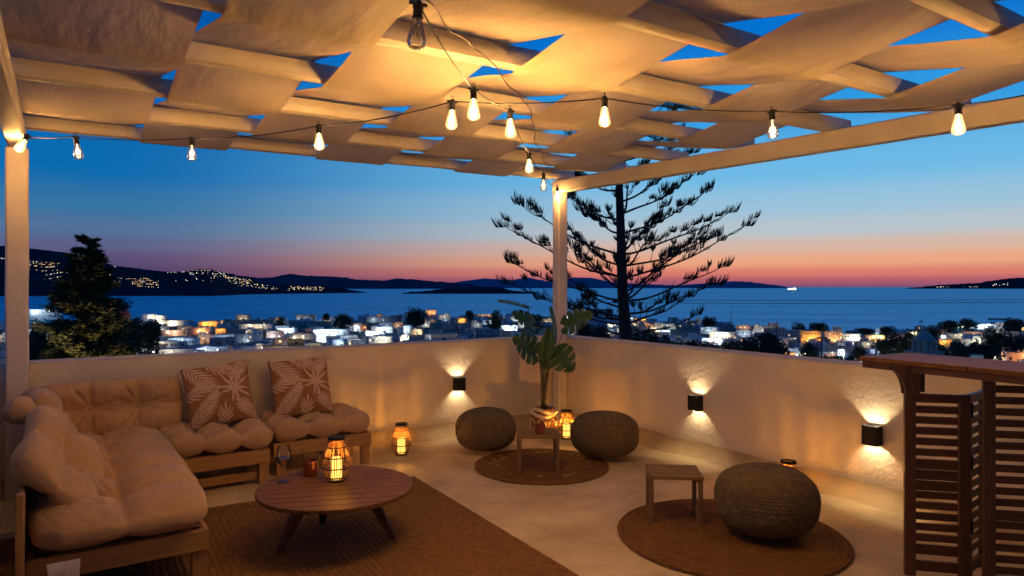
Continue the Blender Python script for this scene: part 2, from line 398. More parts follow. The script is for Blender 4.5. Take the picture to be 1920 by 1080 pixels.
def coving(parent, along, a0, a1, w=0.16, h=0.13):
    """hand-formed fillet between wall and floor with a wavering foot line"""
    b = MB(); n = int(abs(a1 - a0) / 0.05); K = 8; vs = []
    for i in range(n + 1):
        a = a0 + (a1 - a0) * i / n
        ww = w * (1 + 0.5 * noise.noise(Vector((a * 2.3, 3.3, along == 'x')))+ 0.30 * noise.noise(Vector((a * 9, 1.3, 0)))); hh = h * (1 + 0.2 * noise.noise(Vector((a * 1.7, 9.1, 0))))
        for k in range(K + 1):
            an = PI / 2 * k / K
            off = 0.070 - ww * (1 - math.sin(an)) ; z = hh * (1 - math.cos(an)) - 0.010
            c = 0.5 * 0
            vs.append((a, off, z) if along == 'x' else (off, a, z))
    fs = [(i*(K+1)+k, (i+1)*(K+1)+k, (i+1)*(K+1)+k+1, i*(K+1)+k+1) for i in range(n) for k in range(K)]
    if along != 'x': fs = [f[::-1] for f in fs]
    b.add(vs, fs)
    return b.build('coving', M['covp'], parent, (0, 0, 0), 0, smooth=True)
hb = MB(); hb.box(-5.4, 0.4, -8.9, -8.6, -1.0, 3.4); hb.box(-5.6, 0.6, -8.95, -8.35, 3.401, 3.55)
tag(hb.build('house', M['plaster'], None, P(0, 0), ROT), 'unseen white house wall added behind the camera to block sky and bounce warm light', 'house')  # unseen wall, added to shut out sky and return warm light
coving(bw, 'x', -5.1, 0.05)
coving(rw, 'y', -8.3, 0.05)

# ================================================================ PERGOLA
def pz(t, s): return 2.548 - 0.012 * t - 0.019 * s        # underside of the side beams (it leans a little)
BH = 0.14; RR = 0.057
def rc(t, s): return pz(t, s) + BH + RR                    # centre of a rafter
pg = thing('pergola', 'white painted timber pergola with round rafters over the whole terrace', 'pergola', P(0, 0), ROT)
def L(t, s, z): return (-t, -s, z)
def rough_tube(b, pts, r, n=12, sq=0.25, seed=0):
    """hand-plastered pole: slightly squared and lumpy"""
    o = len(b.v)
    for i, p in enumerate(pts):
        for k in range(n):
            an = 2 * PI * k / n + PI / 4
            q = r * (1 + sq * 0.35 * (math.cos(4 * an)) * -1) * (1 + 0.07 * noise.noise(Vector((p[0] * 3 + seed, math.cos(an) * 1.5, math.sin(an) * 1.5))))
            b.v.append((p[0], p[1] + q * math.cos(an), p[2] + q * math.sin(an)))
    for i in range(len(pts) - 1):
        for k in range(n):
            b.f.append((o+i*n+k, o+i*n+(k+1) % n, o+(i+1)*n+(k+1) % n, o+(i+1)*n+k)); b.m.append(0)
    b.f.append(tuple(o+k for k in range(n-1, -1, -1))); b.m.append(0)
    b.f.append(tuple(o+(len(pts)-1)*n+k for k in range(n))); b.m.append(0)
RS = [0.0, 0.79, 1.58, 2.38, 3.18, 3.96, 4.76, 5.55, 6.35, 7.15]
for i, s in enumerate(RS):
    b = MB(); pts = [L(t, s, rc(t, s)) for t in np.linspace(5.15, -0.17 - 0.05 * ((i * 7) % 3), 40)]
    rough_tube(b, pts, RR * (1 + 0.06 * ((i * 5) % 3 - 1)), seed=i * 3.1)
    b.build('rafter', M['beam'], pg, smooth=True, auto=45)
for t in (0.0, 4.91):
    b = MB(); vs = []; ss = np.linspace(-0.07, 7.9, 50); hw = 0.055
    for s in ss:
        z0 = pz(t, s); w = 0.003 * noise.noise(Vector((s * 3, t, 0)))
        for (dx_, dz_) in ((-hw, 0.012), (-hw + 0.012, 0), (hw - 0.012, 0), (hw, 0.012), (hw, BH - 0.012), (hw - 0.012, BH), (-hw + 0.012, BH), (-hw, BH - 0.012)):
            vs.append((-t + dx_ + w, -s, z0 + dz_ + w))
    fs = [(i*8+k, (i+1)*8+k, (i+1)*8+(k+1) % 8, i*8+(k+1) % 8) for i in range(len(ss)-1) for k in range(8)]
    fs += [tuple(range(8)), tuple((len(ss)-1)*8+k for k in range(7, -1, -1))]
    b.add(vs, fs); b.build('beam', M['beam'], pg, smooth=True, auto=35)
def post(t, s, hw):
    b = MB(); z1 = pz(t, s) - 0.002; vs = []; N = 40; c = 0.012
    for i in range(N + 1):
        z = z1 * i / N; w = 0.004 * noise.noise(Vector((t, s, z * 2.5)))
        for (a, d) in ((-hw, -hw+c), (-hw+c, -hw), (hw-c, -hw), (hw, -hw+c), (hw, hw-c), (hw-c, hw), (-hw+c, hw), (-hw, hw-c)):
            vs.append((-t + a + w, -s + d + w, z))
    fs = [(i*8+k, i*8+(k+1) % 8, (i+1)*8+(k+1) % 8, (i+1)*8+k) for i in range(N) for k in range(8)]
    fs += [tuple(range(7, -1, -1)), tuple(N*8+k for k in range(8))]
    b.add(vs, fs); b.build('post', M['beam'], pg, smooth=True, auto=35)
post(0.0, 0.0, 0.062); post(4.91, 0.0, 0.068); post(4.91, 7.6, 0.066); post(0.0, 7.6, 0.062)

# woven shade cloths: strips running along s, alternately over and under the rafters
edges = [4.90, 4.15, 3.49, 2.77, 2.10, 1.37, 0.71, 0.09]
posn = ['leftmost shade cloth strip, next to the left beam', 'second shade cloth strip from the left beam',
        'third shade cloth strip from the left beam', 'middle shade cloth strip above the nearest hanging bulb',
        'fifth shade cloth strip from the left beam', 'shade cloth strip second from the right beam',
        'rightmost shade cloth strip, next to the right beam']
for i in range(7):
    ta, tb = edges[i] - 0.012, edges[i+1] + 0.012
    sg = -1 if i % 2 else 1                        # +1: over the first (back) rafter
    NT, per = 14, 16
    sv = np.linspace(-0.062, 7.3, int(7.36 / 0.036)); vs = []
    for s in sv:
        ph = s / 0.792
        tri = 1 - 2 * abs(((ph / 2.0) % 1.0) * 2 - 1) if False else None
        q_ = abs(((ph + 1) % 2) - 1); c = 1 - 2 * q_             # triangle wave: taut between the rafters
        c = math.copysign(min(abs(c), 0.86 + 0.14 * math.sin(min(1, max(0, (abs(c) - 0.86) / 0.14)) * PI / 2)), c) if abs(c) > 0.86 else c
        frac = ph - math.floor(ph)
        for k in range(NT + 1):
            u = k / NT; t = ta + (tb - ta) * u
            e = abs(2 * u - 1)
            wr = 0.009 * noise.noise(Vector((t * 2.2 + i * 5, s * 1.5, 0))) + 0.004 * noise.noise(Vector((t * 6, s * 2 + i * 9, 0)))
            bow = -0.020 * (1 - e * e) * math.sin(PI * frac) ** 2          # the cloth sags between rafters
            near = abs(c); wr += 0.0055 * max(0, near - 0.25) * math.sin(t * 55 + 3 * noise.noise(Vector((t * 3, s, i)))) * (0.4 + 0.6 * abs(noise.noise(Vector((t * 2 + i, round(ph) * 3.3, 0)))))
            tt = t + 0.012 * noise.noise(Vector((s * 1.3, i * 4.0, k > NT / 2))) * e
            z = rc(t, s) + sg * c * (RR + 0.014) + (wr + bow) * min(1, 1.4 * math.sin(PI * frac) ** 2 + 0.08)
            vs.append((-tt, -s, z))
    n = len(sv)
    fs = [(a*(NT+1)+k, a*(NT+1)+k+1, (a+1)*(NT+1)+k+1, (a+1)*(NT+1)+k) for a in range(n-1) for k in range(NT)]
    b = MB(); b.add(vs, fs)
    o = b.build('shade_cloth', M['canvas'], None, P(0, 0), ROT, smooth=True)
    tag(o, posn[i] + ', woven beige canvas', 'shade cloth', 'canvas strips woven through the pergola')

# ================================================================ STRING LIGHTS
BLB = {}
def bulb_meshes(state):
    if state in BLB: return BLB[state]
    g = MB(); g.lathe([(0.0125, -0.060), (0.0135, -0.068), (0.017, -0.085), (0.0225, -0.105), (0.028, -0.128), (0.0305, -0.143), (0.029, -0.154), (0.022, -0.163), (0.010, -0.1675), (0.0005, -0.168)], 20)
    sk_ = MB(); sk_.lathe([(0.0005, -0.012), (0.009, -0.013), (0.012, -0.018), (0.012, -0.028), (0.018, -0.030), (0.018, -0.036), (0.0155, -0.038), (0.0155, -0.062), (0.0175, -0.064), (0.0175, -0.070), (0.013, -0.071)], 16)
    sk_.box(-0.030, 0.030, -0.006, 0.006, -0.028, -0.018, bev=0.003)
    hk = [(0.008 * math.cos(a), 0, 0.008 * math.sin(a) - 0.002) for a in np.linspace(-PI / 2, PI * 1.3, 12)]
    sk_.tube(hk, 0.0017, 5)
    f = MB()
    for k in range(6):
        a = 2 * PI * k / 6; a2 = a + PI / 6
        f.tube([(0.004 * math.cos(a), 0.004 * math.sin(a), -0.092), (0.011 * math.cos(a2), 0.011 * math.sin(a2), -0.140)], 0.0011 if state != 'on' else 0.0022, 4)
    f.tube([(0, 0, -0.066), (0, 0, -0.095)], 0.0025, 5)
    gm = {'on': M['bulb'], 'dim': M['bulb_dim'], 'off': M['glass']}[state]
    fm = {'on': M['filament'], 'dim': M['filament_dim'], 'off': M['filament_off']}[state]
    BLB[state] = (g.mesh('bulb', gm, True), sk_.mesh('socket', M['blackplastic'], True, 40), f.mesh('filament', fm))
    return BLB[state]
WARM = (1.0, 0.525, 0.165)
def string_lights(label, pts, wire, cat='string lights'):
    """pts: (x, y, z, state, watts, tilt)"""
    rt = thing('string_lights', label, cat, pts[0][:3], 0, 'bulb strings under the pergola')
    o0 = Vector(pts[0][:3])
    b = MB()
    wp = []
    for i in range(len(wire) - 1):
        a, c = Vector(wire[i]), Vector(wire[i+1]); nn = 10; d = (c - a).length
        for k in range(nn):
            f = k / nn; p = a.lerp(c, f); p.z -= 0.045 * d * 4 * f * (1 - f) * 0.5
            wp.append(p - o0)
    wp.append(Vector(wire[-1]) - o0)
    b.tube(wp, 0.0032, 6); b.build('wire', M['blackplastic'], rt, smooth=True)
    for (x, y, z, stt, w, tilt) in pts:
        g, s_, f = bulb_meshes(stt)
        ob = link('bulb', g, rt, Vector((x, y, z)) - o0, (tilt[0], tilt[1], 0.7 + x))
        link('socket', s_, ob); link('filament', f, ob)
        if w > 0: lamp('bulb_light', (0, 0, -0.12), w, WARM, 0.02, ob)
    return rt
def at(x, y, z):
    """world point on the height z that the photograph shows at pixel x, y"""
    d = (z - CAMZ) * FOC / (538.0 - y)
    return ((x - 960.0) * d / FOC, d, z)
KB = 19.0
A = []
for (x, y, z, stt, w, tl) in [(55, 251, 2.515, 'on', 1.0, (0.5, -0.45)), (141, 250, 2.50, 'dim', 0.15, (0.05, 0.12)), (360, 253, 2.49, 'dim', 0.35, (0, -0.03)), (597, 229, 2.485, 'on', 0.9, (0, -.05)),
                              (849, 182, 2.48, 'on', 1.5, (0, 0.05)), (1134, 176, 2.475, 'on', 1.3, (0, 0.04)), (1447, 201, 2.45, 'dim', 0.5, (0, 0.05)), (1797, 188, 2.40, 'on', 1.1, (0, 0.0))]:
    q = at(x, y, z); A.append((*q, stt, w * KB, tl))
wireA = [(A[0][0] - 0.06, A[0][1] - 0.02, 2.53)] + [(p[0], p[1], p[2] - 0.022) for p in A] + [at(1960, 170, 2.40), at(2300, 120, 2.40)]
x5 = (*at(2300, 122, 2.40), 'on', KB, (0, 0)); A.append(x5)
string_lights('black cable of clear light bulbs strung from the left post across the terrace', A, wireA)
B = []
for (x, y, z, stt, w, tl) in [(1045, 342, 2.50, 'on', 0.8, (0, 0)), (1019, 322, 2.50, 'dim', 0.15, (0, 0)), (992, 281, 2.49, 'on', 0.8, (0, 0.0)), (956, 199, 2.46, 'on', 1.3, (0, -.03)),
                              (888, 158, 2.44, 'on', 1.9, (0, 0)), (785, -6, 2.42, 'off', 0.0, (0, 0.05))]:
    q = at(x, y, z); B.append((*q, stt, w * KB, tl))
q = P(0.115, 0.10, 2.615); B[0] = (q.x, q.y, q.z, 'on', 0.8 * KB, (0, 0))
q = B[-1]
B += [(-0.75, 1.1, 2.42, 'dim', 0.3 * KB, (0, 0)), (-1.1, 0.1, 2.42, 'on', 0.8 * KB, (0, 0))]
wireB = [(0.50, 7.55, 2.53)] + [(p[0], p[1], p[2] - 0.022) for p in B]
string_lights('black cable of clear light bulbs running from the corner post towards the camera', B, wireB)
# slim pale cable clipped along the cloths
cb = MB(); cp = [at(800, 0, 2.50), at(850, 60, 2.52), at(905, 100, 2.55), at(960, 165, 2.56), at(985, 190, 2.57), at(1000, 225, 2.58), at(1004, 262, 2.59), at(1020, 300, 2.60), at(1040, 330, 2.60)]
pl = []
for i in range(len(cp) - 1):
    for k in range(6): pl.append(Vector(cp[i]).lerp(Vector(cp[i+1]), k / 6) + Vector((0.01 * math.sin(i * 6 + k), 0, 0)))
cb.tube(pl, 0.003, 6)
tag(cb.build('power_cable', M['darkwood'], None, (0, 0, 0), 0, smooth=True), 'slim brown cable without bulbs running along the cloths to the corner post', 'cable')

# ================================================================ WALL LAMPS
def wall_lamp(t, s, on_back, z, label, w=1.0):
    loc = P(t, s, z); rz = ROT if on_back else ROT - PI / 2
    rt = thing('wall_lamp', label, 'wall lamp', loc, rz, 'small black up and down lights on the parapet')
    # local: y- points into the terrace, wall face at y=0
    b = MB(); hx, dp, hz, th = 0.052, 0.082, 0.066, 0.004
    b.box(-hx, -hx+th, -dp, 0, -hz, hz); b.box(hx-th, hx, -dp, 0, -hz, hz)
    b.box(-hx+th, hx-th, -dp, -dp+th, -hz, hz); b.box(-hx+th, hx-th, -th, 0, -hz, hz); b.box(-hx+th, hx-th, -dp+th, -th, -0.006, 0.006)
    b.build('housing', M['black'], rt)
    for sg in (1, -1):
        l_ = MB(); l_.box(-0.030, 0.030, -dp+0.018, -0.014, min(sg*0.007, sg*0.010), max(sg*0.007, sg*0.010)); l_.build('lens', M['led'], rt)
        lamp('lamp_light', (0, -0.041, sg * 0.014), 6.0 * w, (1.0, 0.74, 0.42), 0.012, rt, spot=R(130), rot=(0 if sg < 0 else PI, 0, 0), blend=0.12)
wall_lamp(1.27, -0.068, True, 0.515, 'small black wall lamp alone on the back wall above the left pouf', 0.9)
wall_lamp(-0.068, 1.917, False, 0.475, 'small black wall lamp on the right wall, the one behind the small side table', 0.9)
wall_lamp(-0.068, 3.49, False, 0.472, 'black wall lamp nearest the bar on the right wall', 1.1)
# ================================================================ SOFA (pale pine benches in an L, futon cushions on top)
def bench(name, label, t0, t1, s0, s1, front, leg_h=0.12, top=0.27):
    rt = thing('wooden_bench', label, 'bench', P(t0, s0), ROT, 'pale pine benches of the corner sofa')
    # local x from 0 to -(t1-t0), local y from 0 to -(s1-s0)
    X = -(t1 - t0); Y = -(s1 - s0); th = 0.026
    def part(nm, x0, x1, y0, y1, z0, z1, m):
        b = MB(); b.box(min(x0, x1), max(x0, x1), min(y0, y1), max(y0, y1), z0, z1, bev=0.004); return b.build(nm, m, rt)
    part('front_rail', X, 0, Y, Y + th, top - 0.105, top, M['pine'])
    part('back_rail', X, 0, -th, 0, top - 0.105, top, M['pine'])
    part('side_rail', -th, 0, Y + th + 0.001, -th - 0.001, top - 0.105, top, M['piney'])
    part('side_rail', X, X + th, Y + th + 0.001, -th - 0.001, top - 0.105, top, M['piney'])
    for lx in (X + 0.03, -0.075 - 0.03 + 0.03):
        for ly in (Y + th + 0.001, -0.05 - th - 0.03):
            part('leg', lx, lx + 0.07, ly, ly + 0.045, 0.0, top - 0.002, M['pinez'])
    n = max(3, int(abs(Y) / 0.11))
    lo, hi = Y + th + 0.01, -th - 0.01
    for i in range(n):
        a = lo + (hi - lo) * i / n
        part('slat', X + th + 0.001, -th - 0.001, a, a + (hi - lo) / n * 0.72, top - 0.022, top - 0.002, M['pine'])
    if front: part('lower_rail', X + 0.001, -0.001, Y + th + 0.048, Y + th + 0.068, 0.03, 0.095, M['pine'])
    return rt
bench('b', 'pale pine bench of the sofa under the middle seat cushion', 3.32, 4.02, 0.06, 0.70, True)
bench('b', 'pale pine bench at the right end of the sofa beside the floor lantern', 2.45, 3.26, 0.03, 0.56, False)
bch = bench('b', 'long pale pine bench of the sofa nearest the camera, with a tall end board', 4.03, 4.79, 0.10, 2.30, False)
b = MB(); b.box(-0.792, -0.766, -2.26, 0.0, 0.02, 0.56, bev=0.005); b.build('back_board', M['piney'], bch)
b = MB(); b.box(-0.794, -0.76, -2.30, -2.262, 0.0, 0.60, bev=0.005); b.build('corner_post', M['pinez'], bch)
# care labels on the seat cushion are built with it below

def cushion_bm(w, d, h, nx, ny, seed=0, N=120, dip=0.75, plump=0.0, dens=None, bend=None, Nv=None, cr=0.42):
    """tufted futon: w x d x h, nx x ny cells with buttoned tufts on the inner crossings"""
    random.seed(seed); vs = []; fs = []
    Nv = Nv or max(24, int(N * d / w)) if d < w else (Nv or N); Nu = N if w >= d else max(24, int(N * w / d))
    tx = [(i / nx) * 2 - 1 for i in range(1, nx)]; ty = [(j / ny) * 2 - 1 for j in range(1, ny)]
    tufts = [(a * w / 2, c * d / 2) for a in (tx or [0]) for c in (ty or [0])]
    ph = [random.uniform(0, 6.28) for _ in tufts]
    def edge(a):
        return (max(0.0, 1 - abs(a) ** 7)) ** 0.36
    def hgt(a, c, top):
        x, y = a * w / 2, c * d / 2
        z = edge(a) * edge(c)
        cell = 1.0
        fx = (a + 1) / 2 * nx; fy = (c + 1) / 2 * ny
        ux = abs((fx % 1) - 0.5) * 2; uy = abs((fy % 1) - 0.5) * 2
        inx = 0.6 < fx < nx - 0.6 or nx > 1; iny = ny > 1
        z *= 0.84 + 0.28 * (1 - ux ** 2) * (1 - uy ** 2)
        for (q, e_) in (([t_ * w / 2 for t_ in tx], x), ([t_ * d / 2 for t_ in ty], y)):
            for g in q:
                z *= 1 - 0.16 * math.exp(-((e_ - g) / 0.014) ** 2) - 0.20 * math.exp(-((e_ - g) / 0.06) ** 2)
        for k, (gx, gy) in enumerate(tufts):
            r = math.hypot(x - gx, y - gy)
            if r < 0.32:
                an = math.atan2(y - gy, x - gx)
                z *= 1 - dip * math.exp(-(r / 0.036) ** 2) - 0.40 * math.exp(-(r / 0.10) ** 2)
                z *= 1 - cr * math.exp(-((r - 0.07) / 0.09) ** 2) * (0.5 + 0.5 * math.cos(7 * an + ph[k] + 2 * math.sin(3 * an))) ** 3
        nz = noise.noise(Vector((x * 5 + seed, y * 5, top * 9))) * 0.06 + noise.noise(Vector((x * 14 + seed, y * 14, top * 5))) * 0.025
        rdg = noise.noise(Vector((x * 9 + seed * 3, y * 4, 2.0 + top))); nz -= 0.06 * max(0, 1 - abs(rdg) * 11) * edge(a); rdg = noise.noise(Vector((x * 5 + seed, y * 15, 7.0 + top))); nz -= 0.05 * max(0, 1 - abs(rdg) * 12) * edge(c) 
        return z * h / 2 * (1 + nz)
    def par(i, n):
        u = i / n * 2 - 1
        return math.copysign(1 - (1 - abs(u)) ** 1.35, u)
    for top in (1, 0):
        for j in range(Nv + 1):
            for i in range(Nu + 1):
                a, c = par(i, Nu), par(j, Nv)
                wob = 1 + 0.012 * noise.noise(Vector((a * 4 + seed, c * 4, 0)))
                if abs(a) > 0.999 or abs(c) > 0.999: zz_ = 0.0
                else: zz_ = hgt(a, c, top) * (1 if top else -1)
                # rounded corners in plan
                k = 1 - 0.045 * (abs(a) ** 4) * (abs(c) ** 4) * 2
                vs.append((a * w / 2 * wob * k, c * d / 2 * wob * k, zz_))
    S = (Nu + 1) * (Nv + 1)
    for j in range(Nv):
        for i in range(Nu):
            q = (j*(Nu+1)+i, j*(Nu+1)+i+1, (j+1)*(Nu+1)+i+1, (j+1)*(Nu+1)+i)
            fs.append(q); fs.append(tuple(S + x for x in q[::-1]))
    if bend: vs = [bend(v) for v in vs]
    b = MB(); b.add(vs, fs)
    for (gx, gy) in tufts:
        z = hgt(gx / (w / 2), gy / (d / 2), 1)
        p = (gx, gy, z)
        if bend: p = bend(p)
        b.lathe([(0.0005, 0.006), (0.008, 0.005), (0.011, 0.0), (0.008, -0.004)], 8, 0, loc=p)
    return b
def weld(o):
    import bmesh
    bm = bmesh.new(); bm.from_mesh(o.data); bmesh.ops.remove_doubles(bm, verts=bm.verts, dist=0.0004); bm.to_mesh(o.data); bm.free()
    o.data.polygons.foreach_set('use_smooth', [True] * len(o.data.polygons)); o.data.update()
def cushion(label, w, d, h, nx, ny, loc, rot, seed, group, bend=None, name='seat_cushion', **k):
    o = cushion_bm(w, d, h, nx, ny, seed, bend=bend, **k).build(name, M['cushion'], None, loc, rot, smooth=True)
    weld(o); tag(o, label, 'cushion', group); return o
GS = 'tufted beige seat cushions of the sofa'; GB = 'tufted beige back cushions of the sofa'
cushion('beige tufted seat cushion in the middle of the back row, under the left palm pillow', 0.76, 0.70, 0.195, 3, 3, P(3.66, 0.40, 0.272 + 0.09), (0.0, 0.01, ROT), 3, GS)
cushion('beige tufted seat cushion at the right end of the sofa, under the right palm pillow', 0.84, 0.60, 0.195, 3, 3, P(2.86, 0.31, 0.272 + 0.09), (0.02, 0.0, ROT + 0.01), 8, GS)
sc = cushion('long beige tufted futon mattress nearest the camera, with a white care label', 0.80, 2.30, 0.205, 2, 5, P(4.40, 1.25, 0.272 + 0.095), (0.0, 0.0, ROT), 5, GS, N=230)
cl = MB()
for (x0, w_, ln, tw) in ((-0.06, 0.062, 0.085, 0.14), (0.0, 0.07, 0.115, -0.05)):
    pts = []
    for k in range(7):
        f = k / 6; pts.append((f * 0.02 + 0.005 * math.sin(f * 5), -ln * f))
    base = len(cl.v)
    vs = []
    for (o_, z_) in pts: vs += [(x0 - w_/2 + tw * -z_, -1.166 - o_, -0.085 + z_), (x0 + w_/2 + tw * -z_, -1.166 - o_ - 0.004, -0.085 + z_ + 0.004)]
    cl.add(vs, [(2*k, 2*k+1, 2*k+3, 2*k+2) for k in range(6)])
cl.build('care_label', M['label'], sc, (-0.22, -0.005, 0))
# back cushions
cushion('wide beige back cushion with two buttons standing in the corner against the back wall', 0.92, 0.42, 0.175, 3, 2, P(4.31, 0.135, 0.47 + 0.13), (R(80), 0, ROT), 11, GB, name='back_cushion', cr=0.55, dip=0.8)
def slump(v):
    x, y, z = v
    return (x, y - 0.10 * (x / 0.7) ** 2 * 0.5 + 0.015 * math.sin(x * 9), z + 0.04 * math.sin(x * 5 + 1))
cushion('long rumpled beige back cushion leaning against the left end board, nearest the camera', 1.20, 0.46, 0.175, 3, 2, P(4.66, 1.58, 0.47 + 0.13), (R(50), -0.04, ROT + PI / 2), 21, GB, bend=slump, name='back_cushion', N=150, cr=0.5, dip=0.75)
cushion('crumpled beige cushion squeezed into the left corner of the sofa', 0.66, 0.42, 0.175, 2, 2, P(4.72, 0.48, 0.47 + 0.15), (R(66), 0.05, ROT + PI / 2 + 0.12), 31, GB, name='back_cushion')
cushion('beige cushion slumped over the left end of the sofa above the end board', 0.46, 0.34, 0.16, 2, 2, P(4.78, 0.98, 0.47 + 0.24), (R(30), 0.12, ROT + PI / 2 + 0.1), 35, GB, name='back_cushion')

# patterned pillows: the palm print is woven in, one colour per small face
def palm_pattern(N):
    img = np.zeros((N, N), bool)
    yy, xx = np.mgrid[0:N, 0:N] / (N - 1.0)
    rnd = random.Random(4)
    def blade(x0, y0, ang, ln, wd, curve):
        # a tapered leaflet curving along its length
        ca, sa = math.cos(ang), math.sin(ang)
        u = (xx - x0) * ca + (yy - y0) * sa; v = -(xx - x0) * sa + (yy - y0) * ca
        f = u / ln
        ok = (f > 0) & (f < 1)
        c = curve * ln * f ** 2
        wdt = wd * np.clip(np.sin(np.clip(f, 0, 1) ** 0.7 * PI), 0, 1) ** 0.8
        img[ok & (np.abs(v - c) < wdt)] = True
    def frond(x0, y0, ang, ln, n, ll, wd, bend):
        x, y, a = x0, y0, ang
        for i in range(n):
            f = i / n
            sp = 0.95 - 0.45 * f; l_ = ll * (0.55 + 0.9 * math.sin(PI * min(1, f * 0.9 + 0.12))) 
            for sg in (1, -1): blade(x, y, a + sg * sp * 0.9, l_, wd, -sg * 0.10)
            x2 = x + ln / n * math.cos(a); y2 = y + ln / n * math.sin(a)
            for q in np.linspace(0, 1, 6):
                xq, yq = x + (x2 - x) * q, y + (y2 - y) * q
                img[(xx - xq) ** 2 + (yy - yq) ** 2 < 0.000045] = True
            x, y = x2, y2; a += bend / n
        blade(x, y, a, ll, wd, 0)
    frond(0.0, 0.02, 0.74, 0.66, 11, 0.16, 0.015, 0.22)
    frond(-0.02, 0.50, 0.25, 0.30, 5, 0.15, 0.015, 0.5)
    frond(0.04, 0.98, -0.70, 0.52, 8, 0.19, 0.016, -0.25)
    frond(0.36, 1.02, -0.55, 0.30, 5, 0.17, 0.016, 0.3)
    frond(0.48, -0.03, 1.25, 0.26, 4, 0.16, 0.016, 0.2)
    frond(1.02, 0.04, 2.25, 0.34, 6, 0.16, 0.015, 0.1)
    frond(1.0, 1.0, -2.45, 0.34, 6, 0.17, 0.015, 0.15)
    for k in range(10):
        a = -PI * 0.60 + k * PI * 1.9 / 10; blade(0.72, 0.56, a, 0.25 + 0.05 * (k % 3), 0.021, 0.10 * (-1) ** k)
    return img
M['pil_brown'] = mat('brown_linen', (0.33, 0.165, 0.068), 0.9, var=0.15, vscale=30, bump=0.3, bscale=200, bdist=0.002, spec=0.1)
M['pil_cream'] = mat('cream_thread', (0.66, 0.47, 0.32), 0.9, var=0.1, vscale=30, bump=0.4, bscale=200, bdist=0.003, spec=0.1)
PN = 150
pimg = palm_pattern(PN)
def pillow_mesh():
    w = 0.50; N = PN; vs = []; fs = []; mi = []
    for side in (1, -1):
        for j in range(N + 1):
            for i in range(N + 1):
                a, c = i / N * 2 - 1, j / N * 2 - 1
                pin = 1 - 0.055 * (1 - abs(a) ** 2) * abs(c) ** 3 ; pin2 = 1 - 0.055 * (1 - abs(c) ** 2) * abs(a) ** 3
                z = 0.085 * ((1 - a * a) * (1 - c * c)) ** 0.42 * (1 + 0.12 * noise.noise(Vector((a * 3, c * 3, side)))) 
                z -= 0.006 * max(0, 1 - abs(noise.noise(Vector((a * 4, c * 2.4, 5 * side)))) * 8) * (1 - a * a)
                vs.append((a * w / 2 * pin2, c * w / 2 * pin, side * max(z, 0.0)))
    S = (N + 1) ** 2
    for j in range(N):
        for i in range(N):
            q = (j*(N+1)+i, j*(N+1)+i+1, (j+1)*(N+1)+i+1, (j+1)*(N+1)+i)
            fs.append(q); mi.append(1 if pimg[j, i] else 0)
            fs.append(tuple(S + x for x in q[::-1])); mi.append(1 if pimg[j, i] else 0)
    b = MB(); b.v = vs; b.f = fs; b.m = mi
    me = b.mesh('pillow', [M['pil_brown'], M['pil_cream']], True)
    return me
def tassel_mesh():
    b = MB(); rnd = random.Random(5)
    b.lathe([(0.0005, 0.012), (0.008, 0.010), (0.011, 0.0), (0.008, -0.010), (0.0075, -0.014), (0.010, -0.02)], 8)
    for k in range(26):
        a = rnd.uniform(0, 6.28); r = rnd.uniform(0.002, 0.008); l_ = rnd.uniform(0.045, 0.06)
        b.tube([(r*math.cos(a), r*math.sin(a), -0.014), (r*1.6*math.cos(a), r*1.6*math.sin(a), -0.035), (r*2.4*math.cos(a), r*2.4*math.sin(a), -l_)], 0.002, 4)
    return b.mesh('tassel', M['tassel'])
pm_, tm_ = pillow_mesh(), tassel_mesh()
def palm_pillow(label, t, s, z, lean, roll, yaw):
    o = link('palm_pillow', pm_, None, P(t, s, z), (0, 0, 0)); tag(o, label, 'pillow', 'brown pillows with a cream palm print')
    o.rotation_euler = (Matrix.Rotation(ROT + yaw, 3, 'Z') @ Matrix.Rotation(lean, 3, 'X') @ Matrix.Rotation(roll, 3, 'Z')).to_euler()
    inv = o.rotation_euler.to_matrix().inverted()
    for (a, c) in ((-1, -1), (1, -1), (-1, 1), (1, 1)):
        q = link('tassel', tm_, o, (a * 0.255, c * 0.255, 0.0))
        dn = inv @ Vector((a * 0.45 * math.cos(ROT), a * 0.45 * math.sin(ROT), -1)).normalized()
        q.rotation_euler = Vector((0, 0, -1)).rotation_difference(dn).to_euler()
    return o
palm_pillow('left of the two brown palm print pillows, tilted, on the middle seat cushion', 3.60, 0.245, 0.645, R(74), 0.13, -0.10)
palm_pillow('right of the two brown palm print pillows, upright, on the right end seat cushion', 2.94, 0.20, 0.645, R(76), 0.06, -0.05)

# ================================================================ RUGS
def rect_rug():
    rt = tag(grid_sheet(-3.1, 0, -3.4, 0, 90, 100, lambda x, y: 0.010 + 0.0025 * noise.noise(Vector((x * 18, y * 18, 0)))).build('jute_rug', M['rug'], None, (0, 0, 0), 0, smooth=True),
             'large rectangular brown jute rug under the coffee table', 'rug')
    return rt
